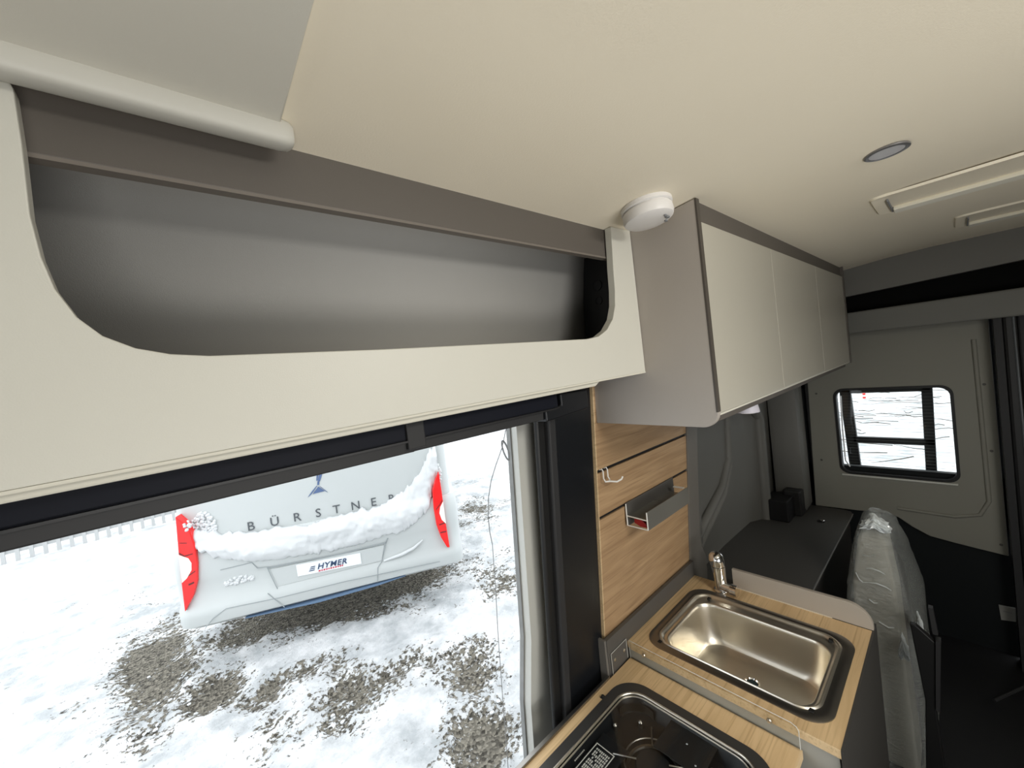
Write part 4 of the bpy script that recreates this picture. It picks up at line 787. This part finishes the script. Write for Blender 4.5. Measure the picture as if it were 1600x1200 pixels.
# snow on the bumper ledge, climbing at the right corner
bm = BM(); up_e = [(0.02, -0.98), (0.10, -1.02), (0.28, -1.10), (0.5, -1.135), (0.96, -1.165), (1.15, -1.15), (1.41, -1.135), (1.6, -1.14), (1.77, -1.07), (1.9, -1.0), (2.04, -0.86), (2.12, -0.70), (2.2, -0.62)]
lo_e = [(0.04, -1.10), (0.12, -1.20), (0.27, -1.31), (0.52, -1.40), (0.93, -1.44), (1.15, -1.455), (1.37, -1.45), (1.6, -1.43), (1.80, -1.42), (1.93, -1.36), (2.06, -1.25), (2.13, -1.08), (2.2, -0.92)]
def interp(l, t):
    f = t * (len(l) - 1); i = min(int(f), len(l) - 2); k = f - i; return (l[i][0] + (l[i + 1][0] - l[i][0]) * k, l[i][1] + (l[i + 1][1] - l[i][1]) * k)
NU, NV = 200, 22; grid = []
for i in range(NU + 1):
    t = i / NU; u_ = interp(up_e, t); l_ = interp(lo_e, t); row = []
    ju = noise.noise(Vector((t * 40, 0, 1))) * 0.03 + noise.noise(Vector((t * 110, 0, 1))) * 0.018; jl = noise.noise(Vector((t * 40, 5, 1))) * 0.03 + noise.noise(Vector((t * 120, 5, 1))) * 0.02
    for j in range(NV + 1):
        s = j / NV; x = u_[0] + (l_[0] - u_[0]) * s; z = (u_[1] + ju) + (l_[1] + jl - u_[1] - ju) * s
        bulge = math.sin(PI * s) ** 0.5 * 0.06
        base = 0.045 + (-0.055) * min(1, max(0, (-1.12 - z) / 0.08))
        d = (noise.noise(Vector((x * 7, z * 7, 2))) * 0.03 + noise.noise(Vector((x * 22, z * 22, 2))) * 0.014) * math.sin(PI * s)
        row.append(bm.verts.new((x, base - bulge - d + 0.004, lz(z))))
    grid.append(row)
for i in range(NU):
    for j in range(NV): bm.faces.new((grid[i][j], grid[i + 1][j], grid[i + 1][j + 1], grid[i][j + 1]))
sn = obj('bumper_snow', bm, m_snow, mh, smooth=True); tag(sn, 'thick ledge of snow'); s2 = sn.modifiers.new('sol', 'SOLIDIFY'); s2.thickness = 0.02; s2.offset = -1
def clump(name, parent, cx, cz, rx, rz, y, n, seed):
    random.seed(seed); bm = BM()
    for i in range(n):
        a = random.random() * 2 * PI; q = random.random() ** 0.5; r = random.uniform(0.007, 0.017)
        t = bmesh.new(); bmesh.ops.create_icosphere(t, subdivisions=2, radius=r)
        for v in t.verts: v.co *= 1 + noise.noise(v.co * 60 + Vector((i, 0, 0))) * 0.4
        bmesh.ops.translate(t, verts=t.verts[:], vec=(cx + rx * q * math.cos(a), y, lz(cz + rz * q * math.sin(a)))); merge(bm, t)
    return tag(obj(name, bm, m_snow, parent, smooth=True), kind='stuff')
clump('snow_crumbs', mh, 0.37, -1.53, 0.12, 0.03, 0.0, 45, 3); clump('snow_crumbs', mh, 0.15, -1.02, 0.09, 0.13, 0.045, 170, 5); clump('snow_crumbs', mh, 2.17, -0.93, 0.05, 0.12, 0.03, 120, 6)
clump('snow_crumbs', mh, 0.07, -0.97, 0.03, 0.05, -0.03, 10, 8)
# snow clods on the ground (stuff, uncountable)
random.seed(12); bm = BM()
for i in range(1500):
    x = random.uniform(-1.2, 3.2); y = random.uniform(1.8, 5.0); g = gmask(x, y)
    if g < 0.15 or g > 0.62: continue
    r = random.uniform(0.006, 0.018); t = bmesh.new(); bmesh.ops.create_icosphere(t, subdivisions=1, radius=r)
    for v in t.verts: v.co = Vector((v.co.x, v.co.y, v.co.z * 0.6)) * (1 + noise.noise(v.co * 50 + Vector((i, 0, 0))) * 0.6)
    bmesh.ops.translate(t, verts=t.verts[:], vec=(x, y, GZ + 0.03)); merge(bm, t)
tag(obj('snow_clods', bm, m_snow, smooth=True), 'loose clods of snow scattered over the gravel', 'snow', kind='stuff')
# far picket fence
fe = thing('picket_fence', 'faint pale picket fence in the snow far beyond the motorhome', 'fence', (-2.5, 11.0, GZ))
base_me = None
for k in range(60):
    x = -8.0 + k * 0.16; 
    if base_me is None:
        bm = BM(); box(bm, x - 0.025, x + 0.025, 10.98, 11.02, GZ, GZ + 0.75); p0 = obj('picket', bm, m_fence, fe); base_me = p0
    else:
        c_ = base_me.copy(); C.objects.link(c_); c_.location = (k * 0.16, 0, 0)
for zz in (0.2, 0.6):
    bm = BM(); box(bm, -8.1, 1.5, 11.02, 11.06, GZ + zz, GZ + zz + 0.06); obj('fence_rail', bm, m_fence, fe)
# carrier frame outside the rear window
rf = thing('rear_carrier', 'black carrier frame standing outside the rear window', 'carrier frame', (3.0, 0.25, -1.2))
for a, b_, wdt in (((0.455, -0.1), (0.425, -1.0), 0.052), ((0.108, -0.1), (0.128, -1.0), 0.042)):
    bm = BM(); prism_x(bm, [(a[0] + wdt / 2, a[1]), (a[0] - wdt / 2, a[1]), (b_[0] - wdt / 2, b_[1]), (b_[0] + wdt / 2, b_[1])], 2.98, 3.01); obj('upright', bm, m_rubber, rf, bevel=0.004)
bm = BM(); box(bm, 2.98, 3.01, 0.10, 0.43, -0.652, -0.617, 0.003); obj('crossbar', bm, m_rubber, rf)
bm = BM(); box(bm, 2.98, 3.01, 0.10, 0.46, -0.358, -0.28, 0.003); obj('crossbar', bm, m_rubber, rf)
for y_, z_ in ((0.45, -0.2), (0.43, -0.9), (0.11, -0.2), (0.127, -0.9)):
    bm = BM(); box(bm, 2.85, 2.985, y_ - 0.012, y_ + 0.012, z_ - 0.012, z_ + 0.012, 0.002); obj('mounting_arm', bm, m_rubber, rf)
# twigs lying in the snow behind
random.seed(4); bm = BM()
for k in range(75):
    x = random.uniform(9, 22); y = random.uniform(0.0, 0.20 * x); 
    a = random.gauss(PI / 2, 0.5); L_ = random.uniform(0.3, 1.3); pts = []
    for i in range(5):
        pts.append((x, y, GZ + 0.10 + random.uniform(0, 0.05))); a += random.uniform(-0.35, 0.35); x += math.cos(a) * L_ / 4; y += math.sin(a) * L_ / 4
    tube(bm, pts, [0.011, 0.01, 0.008, 0.006, 0.003], 4)
tag(obj('fallen_twigs', bm, m_twig), 'dark bare twigs lying in snow beyond the rear window', 'twigs', kind='stuff')
po = thing('marker_pole', 'red and white marker pole in the snow beyond the rear window', 'pole', (17.0, 2.07, GZ))
for k in range(6):
    bm = BM(); lathe(bm, (17.0, 2.07, GZ + 0.02 + k * 0.06), (0, 0, 1), [(0.04, 0), (0.04, 0.06)], 12); obj('band', bm, m_tailred if k % 2 else m_white, po)
